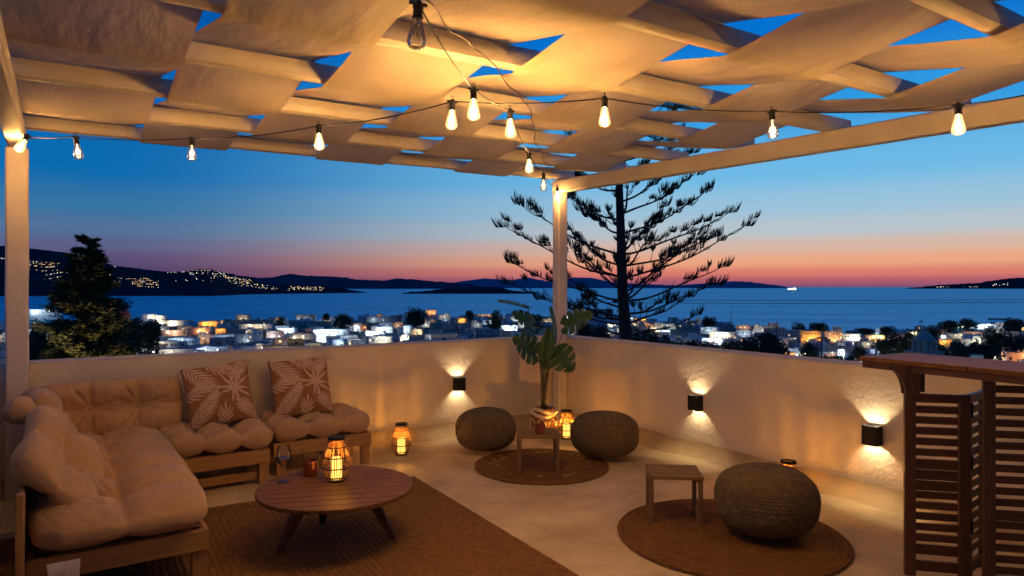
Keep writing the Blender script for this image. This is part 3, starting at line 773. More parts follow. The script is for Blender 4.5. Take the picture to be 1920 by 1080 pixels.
# far right corner under the coffee table's right edge, right edge runs to the bottom of the picture
c0 = Vector(at(776, 893, 0.01)); c1 = Vector(at(1085, 1079, 0.01))
dirr = (c1 - c0).normalized()
rr_ = rect_rug(); rr_.location = (c0.x, c0.y, 0.002)
rr_.rotation_euler = (0, 0, math.atan2(dirr.y, dirr.x) + PI / 2)
def round_mat(label, cx, cy, r, m, seed):
    b = MB(); N = 96; prof = []
    nr = int(r / 0.012)
    for k in range(nr + 1):
        rr = r * k / nr
        prof.append((max(rr, 0.0005), 0.013 + (0.0025 if k % 2 else 0)))
    prof += [(r + 0.006, 0.009), (r + 0.004, 0.0)]
    b.lathe(prof, N)
    b.v = [(x * (1 + 0.008 * noise.noise(Vector((math.atan2(y, x) * 2, seed, 0)))), y * (1 + 0.008 * noise.noise(Vector((math.atan2(y, x) * 2, seed, 3)))), z) for (x, y, z) in b.v]
    return tag(b.build('round_mat', m, None, (cx, cy, 0.002), 0, smooth=True), label, 'mat', 'round jute mats')
a_ = at(1015, 871, 0.01); d_ = a_[1]
def openwork():
    m = jute_mat('openwork_jute_mat', (0.24, 0.12, 0.045), (0.15, 0.07, 0.025), 12, 90)
    n = m.node_tree.nodes; l = m.node_tree.links; b = n['Principled BSDF']
    src = b.inputs['Base Color'].links[0].from_socket
    t = n.new('ShaderNodeTexCoord'); vo = n.new('ShaderNodeTexVoronoi'); vo.inputs['Scale'].default_value = 14; l.new(t.outputs['Object'], vo.inputs['Vector'])
    lt = n.new('ShaderNodeMath'); lt.operation = 'LESS_THAN'; lt.inputs[1].default_value = 0.28; l.new(vo.outputs['Distance'], lt.inputs[0])
    ln = n.new('ShaderNodeVectorMath'); ln.operation = 'LENGTH'; l.new(t.outputs['Object'], ln.inputs[0])
    g1 = n.new('ShaderNodeMath'); g1.operation = 'COMPARE'; g1.inputs[1].default_value = 0.40; g1.inputs[2].default_value = 0.045; l.new(ln.outputs['Value'], g1.inputs[0])
    ml = n.new('ShaderNodeMath'); ml.operation = 'MULTIPLY'; l.new(lt.outputs[0], ml.inputs[0]); l.new(g1.outputs[0], ml.inputs[1])
    mx_ = n.new('ShaderNodeMixRGB'); l.new(ml.outputs[0], mx_.inputs[0]); l.new(src, mx_.inputs[1]); mx_.inputs[2].default_value = (0.40, 0.28, 0.16, 1)
    l.new(mx_.outputs[0], b.inputs['Base Color']); return m
round_mat('smaller round jute mat with openwork dots between the two far poufs', a_[0], a_[1], 124 / 1280 * d_, openwork(), 1)
a_ = at(1370, 1000, 0.01)
round_mat('larger round jute mat under the big pouf and the near side table', a_[0] - 0.01, a_[1] - 0.01, 206 / 1280 * a_[1], M['mat1'], 2)

# ================================================================ POUFS
def pouf(label, px, pyb, wpx, hpx, seed, sx=1.0):
    """px centre column, pyb front foot row, wpx/hpx size in the photograph's pixels"""
    d0 = CAMZ * FOC / (pyb - 538.0); d = d0
    for _ in range(6): r = wpx / 2 / FOC * d; d = d0 + r * 0.38
    h = r * 2 * 0.655
    b = MB(); N = 200; rows = 36; prof = []; o = 0
    for k in range(rows * 4 + 1):
        a = -PI / 2 + PI * k / (rows * 4)
        rr = math.copysign(abs(math.cos(a)) ** 0.72, math.cos(a)) * r; z = math.copysign(abs(math.sin(a)) ** 0.80, math.sin(a)) * h / 2
        ridge = 0.0036 * abs(math.sin(k / 4 * PI)) * min(1, abs(math.cos(a)) * 3)
        prof.append((max(rr + ridge - 0.004, 0.0008), z + h / 2))
    b.lathe(prof, N)
    out = []
    for (x, y, z) in b.v:
        an = math.atan2(y, x); zc = (z - h / 2) / (h / 2)
        row_ = math.asin(max(-1, min(1, zc))) / PI * 36; braid = 0.007 * math.sin(100 * an * 0.5 * 2 / 2 + (math.floor(row_) % 2) * PI + 3 * (row_ % 1)) * (1 - abs(zc)) ** 0.4
        rib = braid + 0.010 * math.cos(10 * an + seed) * (1 - abs(zc)) ** 0.5
        f = 1 + 0.035 * noise.noise(Vector((math.cos(an) * 1.3 + seed, math.sin(an) * 1.3, zc))) + rib + 0.012 * noise.noise(Vector((math.cos(an) * 6, math.sin(an) * 6, zc * 4 + seed)))
        sag = 0.03 * h * noise.noise(Vector((x * 3 + seed, y * 3, 0)))
        zz_ = z
        dimple = -0.02 * math.exp(-(math.hypot(x, y) / 0.05) ** 2) if zc > 0 else 0
        out.append((x * f * sx, y * f, max(0.0, zz_ * (1 + 0.04 * noise.noise(Vector((x * 2 + seed, y * 2, 4)))) + dimple)))
    b.v = out
    x = (px - 960) / FOC * d
    rt = tag(b.build('knitted_pouf', M['pouf'], None, (x, d, 0.018), seed, smooth=True), label, 'pouf', 'round knitted grey brown poufs')
    kb = MB(); kb.lathe([(0.0005, 0.012), (0.02, 0.009), (0.028, 0.0), (0.024, -0.012)], 14)
    kb.build('button', M['pouf'], rt, (0, 0, h - 0.012), smooth=True)
    return rt
pouf('left of the two far knitted poufs, standing under the lone lamp of the back wall', 911, 851, 114, 86, 1.3)
pouf('far knitted pouf at the right of the corner post, beside a glowing lantern', 1134, 864, 126, 86, 2.9, 1.03)
pouf('biggest knitted pouf, nearest the camera, on the larger round mat', 1436, 1017, 188, 138, 4.4)

# ================================================================ SIDE TABLES
def side_table(label, x, y, rz, w, dp, h):
    rt = thing('side_table', label, 'side table', (x, y, 0.018), rz, 'small slatted wooden side tables')
    n = 4; g = 0.011; sw = (dp - (n - 1) * g) / n
    for i in range(n):
        b = MB(); y0 = -dp / 2 + i * (sw + g); b.box(-w/2, w/2, y0, y0 + sw, h - 0.022, h, bev=0.003); b.build('slat', M['acacia'], rt)
    for sx in (-1, 1):
        xa, xb = (sx * (w/2 - 0.004), sx * (w/2 - 0.028))
        x0, x1 = min(xa, xb), max(xa, xb)
        for sy in (-1, 1):
            ya, yb = sy * (dp/2 - 0.002), sy * (dp/2 - 0.047)
            b = MB(); b.box(x0, x1, min(ya, yb), max(ya, yb), 0, h - 0.0235, bev=0.003); b.build('leg', M['acaciaz'], rt)
        b = MB(); b.box(x0 + 0.001, x1 - 0.001, -dp/2 + 0.048, dp/2 - 0.048, 0, 0.032, bev=0.003); b.build('foot_rail', M['acacia'], rt)
        b = MB(); b.box(x0 + 0.001, x1 - 0.001, -dp/2 + 0.048, dp/2 - 0.048, h - 0.06, h - 0.024, bev=0.003); b.build('top_rail', M['acacia'], rt)
    return rt
side_table('small slatted side table near the camera, empty, on the larger round mat', 1.045, 4.42, R(-6), 0.335, 0.30, 0.295)
side_table('small slatted side table holding a dark red cup between the far poufs', 0.21, 5.58, R(2), 0.335, 0.30, 0.295)
b = MB(); b.lathe([(0.0005, 0.0), (0.034, 0.0), (0.037, 0.005), (0.039, 0.075), (0.0365, 0.075), (0.034, 0.012), (0.0005, 0.012)], 20)
tag(b.build('cup', M['clay'], None, (0.225, 5.53, 0.3135), 0, smooth=True, auto=50), 'small dark red cup on the far side table', 'cup')

# ================================================================ COFFEE TABLE
TT = 0.335; TZ = 4.0; TX = -1.03; TR = 0.447
ct = thing('coffee_table', 'low round teak coffee table with plank top and splayed legs on the jute rug', 'coffee table', (TX, TZ, 0.015), R(12.5))
npl = 10; g = 0.006; pw = (2 * TR - (npl - 1) * g) / npl
for i in range(npl):
    y0 = -TR + i * (pw + g); y1 = y0 + pw; ys = np.linspace(y0, y1, 9)
    R2 = TR + 0.0005
    rx = [math.sqrt(max(0.0009, R2 * R2 - y * y)) for y in ys]
    out = [(x, y) for x, y in zip(rx, ys)] + [(-x, y) for x, y in zip(rx[::-1], ys[::-1])]
    K = len(out); th = 0.022; zt = TT - 0.015
    cxm = lambda q, s_: (q[0] * s_, (q[1] - (y0 + y1) / 2) * (1 - (1 - s_) * 6) + (y0 + y1) / 2)
    vs = [(*cxm(q, 0.993), zt - th) for q in out] + [(*q, zt - th + 0.003) for q in out] + [(*q, zt - 0.003) for q in out] + [(*cxm(q, 0.993), zt) for q in out]
    fs = [tuple(range(K - 1, -1, -1)), tuple(3*K + k for k in range(K))]
    for r_ in range(3): fs += [(r_*K+k, r_*K+(k+1) % K, (r_+1)*K+(k+1) % K, (r_+1)*K+k) for k in range(K)]
    b = MB(); b.add(vs, fs); b.build('plank', M['teak'], ct)
b = MB()
for k in range(3): 
    a = R((5, 120, 215)[k] - 12.5)
    Mx = Matrix.Rotation(a, 4, 'Z'); b.box(-0.02, 0.34, -0.025, 0.025, TT - 0.015 - 0.062, TT - 0.015 - 0.0225, M=Mx)
b.build('under_frame', M['darkwood'], ct)
for a in (5, 120, 215):
    a = R(a - 12.5); b = MB(); ca, sa = math.cos(a), math.sin(a); q = []
    N = 8
    for k in range(N + 1):
        f = k / N; r = 0.20 + 0.13 * (1 - f); z = f * (TT - 0.015 - 0.064); wd = 0.017 + 0.016 * f; dp = 0.014 + 0.026 * f
        for (u, v) in ((-wd, -dp), (wd, -dp), (wd, dp), (-wd, dp)): q.append((r * ca + u * ca - v * sa, r * sa + u * sa + v * ca, z))
    fs = [(k*4+j, k*4+(j+1) % 4, k*4+4+(j+1) % 4, k*4+4+j) for k in range(N) for j in range(4)] + [(3, 2, 1, 0), (N*4, N*4+1, N*4+2, N*4+3)]
    b.add(q, fs); b.build('leg', M['darkwood'], ct)

# ================================================================ LANTERNS
def lantern_parts(H=0.26, RM=0.086, shape=0):
    prof = lambda f: (0.056 + (RM - 0.056) * math.sin(PI / 2 * f / 0.36)) if f < 0.36 else 0.044 + (RM - 0.044) * (0.5 + 0.5 * math.cos(PI * (f - 0.36) / 0.64)) ** 0.85
    st = MB(); n = 30
    for k in range(n):
        a = 2 * PI * k / n; da = 0.05 * math.sin(k * 2.3)
        st.tube([((prof(f) * math.cos(a + da * math.sin(f * 3))), (prof(f) * math.sin(a + da * math.sin(f * 3))), 0.012 + f * (H - 0.02)) for f in np.linspace(0, 1, 9)], 0.0023, 5)
    rings = []
    for f in (0.06, 0.30, 0.56, 0.80):
        b = MB(); r = prof(f) + 0.003; b.tube([(r * math.cos(t), r * math.sin(t), 0.012 + f * (H - 0.02)) for t in np.linspace(0, 2 * PI, 33)], 0.0038, 6, cap=False); rings.append(b)
    tr = MB(); r = prof(1.0)
    tr.lathe([(r - 0.010, H - 0.012), (r + 0.006, H - 0.012), (r + 0.008, H - 0.002), (r + 0.004, H + 0.004), (r - 0.010, H + 0.004), (r - 0.010, H - 0.012)], 28)
    bs_ = MB(); bs_.lathe([(0.0005, 0.0), (0.052, 0.0), (0.055, 0.004), (0.055, 0.010), (0.0005, 0.010)], 24)
    cd = MB(); cd.lathe([(0.0005, 0.0105), (0.031, 0.0105), (0.032, 0.015), (0.032, H * 0.50), (0.029, H * 0.53), (0.018, H * 0.515), (0.0005, H * 0.505)], 24)
    return (st.mesh('cane_stick', M['cane'], True), [q.mesh('ring', M['canedark'], True) for q in rings], tr.mesh('top_ring', M['black'], True, 40), bs_.mesh('base', M['canedark'], True, 40), cd.mesh('candle', M['candle'], True, 50))
LP_ = {0: lantern_parts(), 1: lantern_parts(0.26, 0.078, 1)}
def lantern(label, x, y, z, sc=1.0, shape=1, w=1.0, rz=0):
    st, rg, tr, bs_, cd = LP_[shape]
    rt = thing('rattan_lantern', label, 'lantern', (x, y, z), rz, 'glowing rattan lanterns'); rt.scale = (sc,) * 3
    stuff(link('cane_sticks', st, rt))
    for q in rg: link('ring', q, rt)
    link('top_ring', tr, rt); link('base', bs_, rt); link('candle', cd, rt)
    lamp('candle_light', (0, 0, 0.150), 5.6 * w, (1.0, 0.40, 0.05), 0.007, rt)
    return rt
la = at(626, 906, TT + 0.0)
lantern('biggest glowing rattan lantern, standing on the coffee table', la[0], la[1] + 0.06, TT + 0.001, 1.0, 0, 0.45)
la = at(752, 853, 0); lantern('glowing rattan lantern on the floor at the right end of the sofa', la[0], la[1] + 0.02, 0.002, 1.06, 1, 1.3, 1)
la = at(1063, 824, 0); lantern('glowing rattan lantern on the floor between the corner post and the right far pouf', la[0], la[1] + 0.05, 0.002, 1.06, 1, 1.3, 2)
q = P(0.40, 3.13); lantern('glowing rattan lantern half hidden behind the biggest pouf by the right wall', q.x, q.y, 0.002, 1.06, 1, 1.5, 3)

# wine glass
wg = at(532, 904, TT)
gl = thing('wine_glass', 'stemmed glass of pale wine on the left side of the coffee table', 'wine glass', (wg[0], wg[1], TT + 0.001))
b = MB(); b.lathe([(0.0005, 0.004), (0.036, 0.001), (0.037, 0.003), (0.010, 0.007), (0.0045, 0.015), (0.004, 0.08), (0.006, 0.088), (0.022, 0.098), (0.038, 0.122), (0.0435, 0.150), (0.042, 0.180), (0.035, 0.214), (0.0345, 0.216)], 32)
b.build('bowl', M['glass'], gl, smooth=True)
b = MB(); b.lathe([(0.0005, 0.0895), (0.0215, 0.100), (0.0370, 0.123), (0.0415, 0.142), (0.0005, 0.142)], 32); b.build('wine', M['wine'], gl, smooth=True, auto=50)
mg = at(580, 893, TT)
mu = thing('copper_mug', 'hammered copper mug with a thin straw on the coffee table', 'mug', (mg[0], mg[1] + 0.02, TT + 0.001))
b = MB(); b.lathe([(0.0005, 0), (0.034, 0), (0.040, 0.006), (0.044, 0.05), (0.043, 0.092), (0.0405, 0.092), (0.041, 0.05), (0.037, 0.008), (0.0005, 0.007)], 28); b.build('mug_body', M['copper'], mu, smooth=True, auto=60)
b = MB(); b.tube([(-0.028, 0, 0.03), (-0.050, 0.0, 0.15)], 0.0028, 6)
b.build('straw', M['blackplastic'], mu)
b = MB(); b.tube([(0.03, 0.02, 0.03), (0.052, 0.02, 0.12)], 0.0024, 6); b.build('stirrer', M['blackplastic'], mu)

# ================================================================ MONSTERA IN THE CORNER
px_, py_ = P(0.30, 0.30).x, P(0.30, 0.30).y
pl_ = thing('potted_monstera', 'tall monstera in a white and brown woven pot in front of the corner post', 'plant', (at(1020, 812, 0)[0], 7.02, 0.0))
OX, OY = pl_.location.x, pl_.location.y
b = MB(); n = 30; prof = []
for k in range(33):
    f = k / 32; r = 0.10 + 0.030 * math.sin(PI * f) + (0.004 if k % 2 else 0); prof.append((r, f * 0.26))
b.lathe([(0.0005, 0)] + prof + [(0.095, 0.26), (0.095, 0.23), (0.0005, 0.23)], 36)
M['basket'] = mat('brown_woven_basket', (0.30, 0.13, 0.06), 0.85, base2=(0.16, 0.065, 0.03), vscale=18, bump=0.6, bscale=60)
M['whitecloth'] = mat('cream_rope_band', (0.70, 0.58, 0.42), 0.9, var=0.15, vscale=25, bump=0.5, bscale=60)
b.build('pot', M['basket'], pl_, smooth=True)
b = MB()
for (z, r, a0) in ((0.235, 0.118, 0.0), (0.205, 0.128, 1.6)):
    b.tube([((r) * math.cos(t), (r) * math.sin(t), z + 0.022 * math.sin(t * 2 + a0)) for t in np.linspace(0, 2 * PI, 40)], 0.019, 8, cap=False)
b.build('rope_band', M['whitecloth'], pl_, smooth=True)
b = MB()
for k in range(7):
    c = 2 * PI * k / 7
    b.tube([(0.1345 * math.cos(c + 0.40 * q_), 0.1345 * math.sin(c + 0.40 * q_), 0.03 + 0.13 * math.sqrt(max(0, 1 - q_ * q_))) for q_ in np.linspace(-1, 1, 14)], 0.006, 6)
b.build('rope_arch', M['whitecloth'], pl_, smooth=True)
b = MB(); b.lathe([(0.0005, 0.245), (0.05, 0.24), (0.094, 0.231)], 24); b.build('soil', M['soil'], pl_, smooth=True)
def leaf_mesh(W_=1.0, notches=4, seed=0, narrow=1.0):
    """monstera blade, base at origin, tip at +x, unit length; slits cut between the lobes"""
    rnd = random.Random(seed); vs = [(0, 0, 0)]; fs = []
    K = 20
    def outline(f):   # half width along the midrib
        return narrow * 0.50 * (math.sin(PI * min(1, f ** 0.62)) ** 0.75)
    b = MB()
    for sg in (1, -1):
        lobes = notches + 1
        for L_ in range(lobes):
            f0, f1 = L_ / lobes, (L_ + 1) / lobes
            gap = 0.022 if notches else 0.0
            ga, gb = f0 + (gap if L_ else 0), f1 - (gap if L_ < lobes - 1 else 0)
            n_ = 6; col_ = []
            for i in range(n_ + 1):
                fm = f0 + (f1 - f0) * i / n_; fe = ga + (gb - ga) * i / n_
                m_ = (fm * 0.98, 0.0)
                sweep = 0.10 * (1 - fe)
                hw = outline(fe * 0.97 + 0.015)
                e_ = (fe * 1.0 - 0.16 * (1 - fe) ** 2 + 0.02 * math.sin(i * PI / n_), sg * hw * (1 + 0.05 * math.sin(i / n_ * PI)))
                mid = (m_[0] * 0.55 + (fm * 0.6 + fe * 0.4) * 0.45, e_[1] * (0.35 if notches else 0.5))
                # inner third undivided, outer part split
                row = []
                for j, q in enumerate((0, 0.3, 0.62, 0.85, 1.0)):
                    x = m_[0] * (1 - q) + e_[0] * q; y = e_[1] * q
                    if q == 0.3: x = fm * 0.98 * 0.7 + 0.3 * (fm - 0.16 * (1 - fm) ** 2)
                    z = 0.07 * math.sin(q * 2.2) - 0.20 * (x ** 2) * 0.6 + 0.012 * math.sin(i * PI / n_) * q + 0.01 * rnd.uniform(-1, 1) * q
                    row.append((x, y, z))
                col_.append(row)
            vs = [p for r_ in col_ for p in r_]
            fs = []
            for i in range(n_):
                for j in range(4):
                    f = (i*5+j, i*5+j+1, (i+1)*5+j+1, (i+1)*5+j)
                    fs.append(f if sg < 0 else f[::-1])
            b.add(vs, fs)
    b.tube([(-0.02, 0, 0), (0.5, 0, -0.012 - 0.03), (0.97, 0, -0.115)], [0.012, 0.008, 0.003], 5, 0)
    return b
lmA = leaf_mesh(1, 4, 1).mesh('leaf', M['leaf'], True, 60); lmB = leaf_mesh(1, 3, 2).mesh('leaf', M['leaf'], True, 60); lmC = leaf_mesh(1, 0, 3, 0.45).mesh('leaf', M['leaf'], True, 60)
def pt(px, py, y):
    return Vector(((px - 960) / FOC * y, y, CAMZ + (538 - py) / FOC * y))
# (leaf base px,py, tip px,py, depth base, depth tip, mesh, scale-roll)
LV = [((1004, 664), (969, 636), 6.98, 6.86, lmA, 0.2, (1018, 700)), ((1060, 612), (1104, 590), 6.95, 6.86, lmA, -0.4, (1030, 690)), ((1043, 660), (1070, 690), 6.95, 6.80, lmB, 0.3, (1028, 700)),
      ((998, 610), (966, 588), 6.98, 6.9, lmB, 0.5, (1018, 690)), ((990, 578), (942, 562), 7.0, 6.93, lmB, 1.0, (1014, 680)), ((1022, 672), (1030, 612), 6.9, 6.86, lmC, 0.2, (1022, 705)),
      ((1038, 640), (1037, 574), 6.98, 6.97, lmC, 1.3, (1026, 700)), ((1022, 690), (1012, 652), 6.92, 6.9, lmC, 0.5, (1022, 710)),
      ((1000, 632), (975, 618), 7.05, 7.0, lmB, 0.8, (1018, 690)), ((1030, 655), (1052, 662), 7.0, 6.95, lmA, -0.5, (1026, 700))]
root = Vector((OX, OY, 0.24))
for k, (bs2, tp, yb_, yt_, me, roll, fork) in enumerate(LV):
    p0 = pt(*bs2, yb_); p1 = pt(*tp, yt_); pf = pt(*fork, 6.98)
    st = MB(); q0 = Vector((0.018 * math.cos(k * 2.4), 0.018 * math.sin(k * 2.4), 0.24)); o0 = Vector((OX, OY, 0))
    A0 = q0; A1 = (pf - o0) + Vector((0.012 * math.cos(k), 0.01, 0)); A2 = p0 - o0
    pts = []
    for f in np.linspace(0, 1, 7): pts.append(A0.lerp(A1, f) + Vector((0.006 * math.sin(f * 5 + k), 0, 0)))
    mid = (A1 + A2) / 2 + Vector((0, 0, 0.02))
    for f in np.linspace(0.15, 1, 7): pts.append(A1 * (1 - f) ** 2 + mid * 2 * f * (1 - f) + A2 * f * f)
    st.tube(pts, [0.0085] * 6 + [0.006] * 4 + [0.0045] * 4, 6); st.build('stem', M['stem'], pl_, smooth=True)
    d = p1 - p0; ln = d.length * (1.0 if me is lmC else 1.15)
    X = d.normalized(); up = Vector((0, -0.85, 0.5)); Yv = up.cross(X).normalized(); Zv = X.cross(Yv)
    Mx = Matrix((X, Yv, Zv)).transposed() @ Matrix.Rotation(roll, 3, 'X')
    lo = link('leaf', me, pl_, A2); lo.rotation_euler = Mx.to_euler(); lo.scale = (ln, ln * 1.05, ln)

# ================================================================ BAR TABLE
BZ = 1.12
bt = thing('bar_table', 'dark teak folding bar table with louvred panels at the right edge', 'bar table', (1.903, 3.74, 0), math.atan2(-0.87, 0.49))
# local x runs towards the camera along the front edge, local y to the right/back
nb = 6; wtot = 0.46; gw = 0.003; bwid = (wtot - (nb - 1) * gw) / nb
for i in range(nb):
    for (xa, xb) in ((0.0, 0.548), (0.552, 1.30)):
        b = MB(); b.box(xa, xb, i * (bwid + gw), i * (bwid + gw) + bwid, BZ - 0.024, BZ, bev=0.002); b.build('top_board', M['teak'], bt)
b = MB(); b.box(0.01, 1.29, 0.012, 0.034, BZ - 0.060, BZ - 0.025); b.build('apron', M['teakdark'], bt)
def wpanel(name, p0, p1, z0, z1, slat_h, gap, stile, th=0.028, z_first=None, missing=()):
    """louvred leaf from p0 to p1 (world xy)"""
    p0 = Vector(p0); p1 = Vector(p1); d = (p1 - p0); ln = d.length; an = math.atan2(d.y, d.x)
    inv = bt.matrix_basis
    f = link(name, None, bt); 
    loc = Matrix.Rotation(-bt.rotation_euler.z, 4, 'Z') @ (Vector((p0.x, p0.y, 0)) - bt.location)
    f.location = loc; f.rotation_euler = (0, 0, an - bt.rotation_euler.z)
    for xa in (0, ln - stile):
        b = MB(); b.box(xa, xa + stile, 0, th, z0, z1, bev=0.003); b.build('stile', M['teakz'], f)
    b = MB(); b.box(stile + 0.001, ln - stile - 0.001, 0.002, th - 0.002, z1 - 0.045, z1 - 0.001, bev=0.002); b.build('top_rail', M['teakdark'], f)
    b = MB(); b.box(stile + 0.001, ln - stile - 0.001, 0.002, th - 0.002, z0 + 0.03, z0 + 0.08, bev=0.002); b.build('bottom_rail', M['teakdark'], f)
    z = z1 - 0.045 - gap; k = 0
    while z - slat_h > z0 + 0.09:
        zb = z - slat_h
        if k in missing: zb -= gap * 0.8
        b = MB(); b.box(stile + 0.001, ln - stile - 0.001, 0.006, 0.016, zb, z, bev=0.002)
        b.build('slat', M['teakdark'], f); z -= slat_h + gap; k += 1
    return f
p1a = (2.015, 3.50); p1b = (2.305, 3.43)
wpanel('panel', p1a, p1b, 0.02, 0.955, 0.038, 0.0165, 0.052, missing=(5, 6, 7, 13))
wpanel('side_panel', (2.315, 3.445), (2.50, 3.60), 0.02, 0.955, 0.036, 0.0185, 0.03)
wpanel('panel', (2.275, 3.29), (2.85, 3.17), 0.02, BZ - 0.03, 0.036, 0.0185, 0.052, missing=(11,))
# scrolled bracket under the far end of the top
def to_l(x, y): v = Matrix.Rotation(-bt.rotation_euler.z, 3, 'Z') @ (Vector((x, y, 0)) - Vector((1.903, 3.74, 0))); return v.x, v.y
for off in (0.0, 0.055):
    b = MB(); out = []
    for k in range(9):
        a = PI / 2 * k / 8; out.append((-0.085 + 0.085 * math.sin(a) * 0.9, -0.13 * (1 - math.cos(a)) - 0.02))
    prof = [(-0.09, 0.0)] + out + [(0.06, -0.15), (0.06, 0.0)]
    K = len(prof); an = math.atan2(-0.07, 0.29)
    vs = [(u, off - 0.011, v) for (u, v) in prof] + [(u, off + 0.011, v) for (u, v) in prof]
    b.add(vs, [tuple(range(K)), tuple(range(2*K-1, K-1, -1))] + [(k, K + k, K + (k+1) % K, (k+1) % K) for k in range(K)])
    lx, ly = to_l(2.035, 3.52)
    b.build('bracket', M['teakz'], bt, (lx, ly, BZ - 0.0255), an - bt.rotation_euler.z)
b = MB(); b.box(0, 0.05, 0.0, 0.05, 0.958, BZ - 0.0255); lx, ly = to_l(2.08, 3.53); b.build('post_stub', M['teakz'], bt, (lx, ly, 0), math.atan2(-0.07, 0.29) - bt.rotation_euler.z)
for zz_ in (0.30, 0.62, 0.88):
    b = MB(); b.lathe([(0.0005, -0.035), (0.006, -0.035), (0.006, 0.035), (0.0005, 0.035)], 10); lx, ly = to_l(2.308, 3.425); b.build('hinge', M['black'], bt, (lx, ly, zz_))
# ================================================================ OUTSIDE: sea, hills, town
SEA = -48.5
def sea_mat():
    m = bpy.data.materials.new('sea_water'); m.use_nodes = True; n = m.node_tree.nodes; l = m.node_tree.links; b = n['Principled BSDF']
    b.inputs['Base Color'].default_value = (0.0, 0.40, 0.52, 1); b.inputs['Roughness'].default_value = 0.35; b.inputs['Specular IOR Level'].default_value = 0.16; b.inputs['IOR'].default_value = 1.33
    t = n.new('ShaderNodeTexCoord'); mp = n.new('ShaderNodeMapping'); mp.inputs['Scale'].default_value = (0.5, 1, 1); l.new(t.outputs['Object'], mp.inputs[0])
    prev = None
    for sc, st, ds in ((0.004, 0.6, 80.0), (0.03, 1.0, 14.0), (0.22, 1.0, 2.2)):
        z = n.new('ShaderNodeTexNoise'); z.inputs['Scale'].default_value = sc; z.inputs['Detail'].default_value = 4; l.new(mp.outputs[0], z.inputs['Vector'])
        bp = n.new('ShaderNodeBump'); bp.inputs['Strength'].default_value = st; bp.inputs['Distance'].default_value = ds; l.new(z.outputs['Fac'], bp.inputs['Height'])
        if prev: l.new(prev.outputs[0], bp.inputs['Normal'])
        prev = bp
    n.remove(b); df = n.new('ShaderNodeBsdfDiffuse'); df.inputs[0].default_value = (0.0, 0.60, 0.66, 1)
    gs = n.new('ShaderNodeBsdfGlossy'); gs.inputs[0].default_value = (0.5, 0.92, 1, 1); gs.inputs[1].default_value = 0.3; l.new(prev.outputs[0], gs.inputs['Normal'])
    mxx = n.new('ShaderNodeMixShader'); mxx.inputs[0].default_value = 0.55; l.new(df.outputs[0], mxx.inputs[1]); l.new(gs.outputs[0], mxx.inputs[2]); l.new(mxx.outputs[0], n['Material Output'].inputs[0])
    return m
SEAM = sea_mat()
sm = MB(); n = 48; D = [0, 600, 3000, 20000, 150000]
vs = [(0, 0, 0)] + [(d * math.cos(2*PI*k/n), d * math.sin(2*PI*k/n), 0) for d in D[1:] for k in range(n)]
fs = [(0, 1 + k, 1 + (k+1) % n) for k in range(n)] + [(1+i*n+k, 1+(i+1)*n+k, 1+(i+1)*n+(k+1) % n, 1+i*n+(k+1) % n) for i in range(len(D)-2) for k in range(n)]
sm.add(vs, fs); struct(sm.build('sea', SEAM, None, (0, 0, SEA)))

def interp(x, tab):
    if x <= tab[0][0]: return tab[0][1]
    for (a, b_), (c, d) in zip(tab, tab[1:]):
        if x <= c: return b_ + (d - b_) * (x - a) / (c - a)
    return tab[-1][1]
def shore(px):      # distance of the waterline in each direction
    y = interp(px, [(0, 598), (250, 600), (420, 604), (700, 598), (900, 596), (1100, 592), (1240, 600), (1400, 612), (1500, 622), (1600, 623), (1700, 618), (1800, 607), (1880, 598), (1920, 594)])
    return 50.0 / ((y - 538) / FOC)
def ground(x, y):
    d = math.hypot(x, y)
    px = 960 + FOC * x / max(y, 1e-3) if y > 0.5 * abs(x) else (0 if x < 0 else 1920)
    px = min(max(px, -200), 2200)
    f = d / shore(min(max(px, 0), 1920)) * 1000
    z = interp(f, [(0, -8.5), (20, -8.7), (60, -11.5), (120, -15), (250, -27), (400, -35.5), (550, -41), (800, -45.8), (990, -47.6), (1010, -49.6), (1200, -56)])
    return z + (0.5 * noise.noise(Vector((x * 0.02, y * 0.02, 0))) if f < 950 else 0)
gm = MB(); az = np.linspace(-75, 75, 151); ds = [0] + list(np.geomspace(10, 1300, 70))
vs = []
for a in az:
    for d in ds:
        x = d * math.sin(R(a)); y = d * math.cos(R(a)) * 1.0
        if d == 0: x, y = 0, -14
        vs.append((x, y, ground(x, y)))
K = len(ds)
gm.add(vs, [(i*K+j, i*K+j+1, (i+1)*K+j+1, (i+1)*K+j) for i in range(len(az)-1) for j in range(K-1)])
M['ground'] = mat('dry_ground_and_lanes', (0.16, 0.14, 0.11), 0.95, base2=(0.05, 0.055, 0.04), vscale=0.06)
struct(gm.build('ground', M['ground'], None, (0, 0, 0), 0, smooth=True))

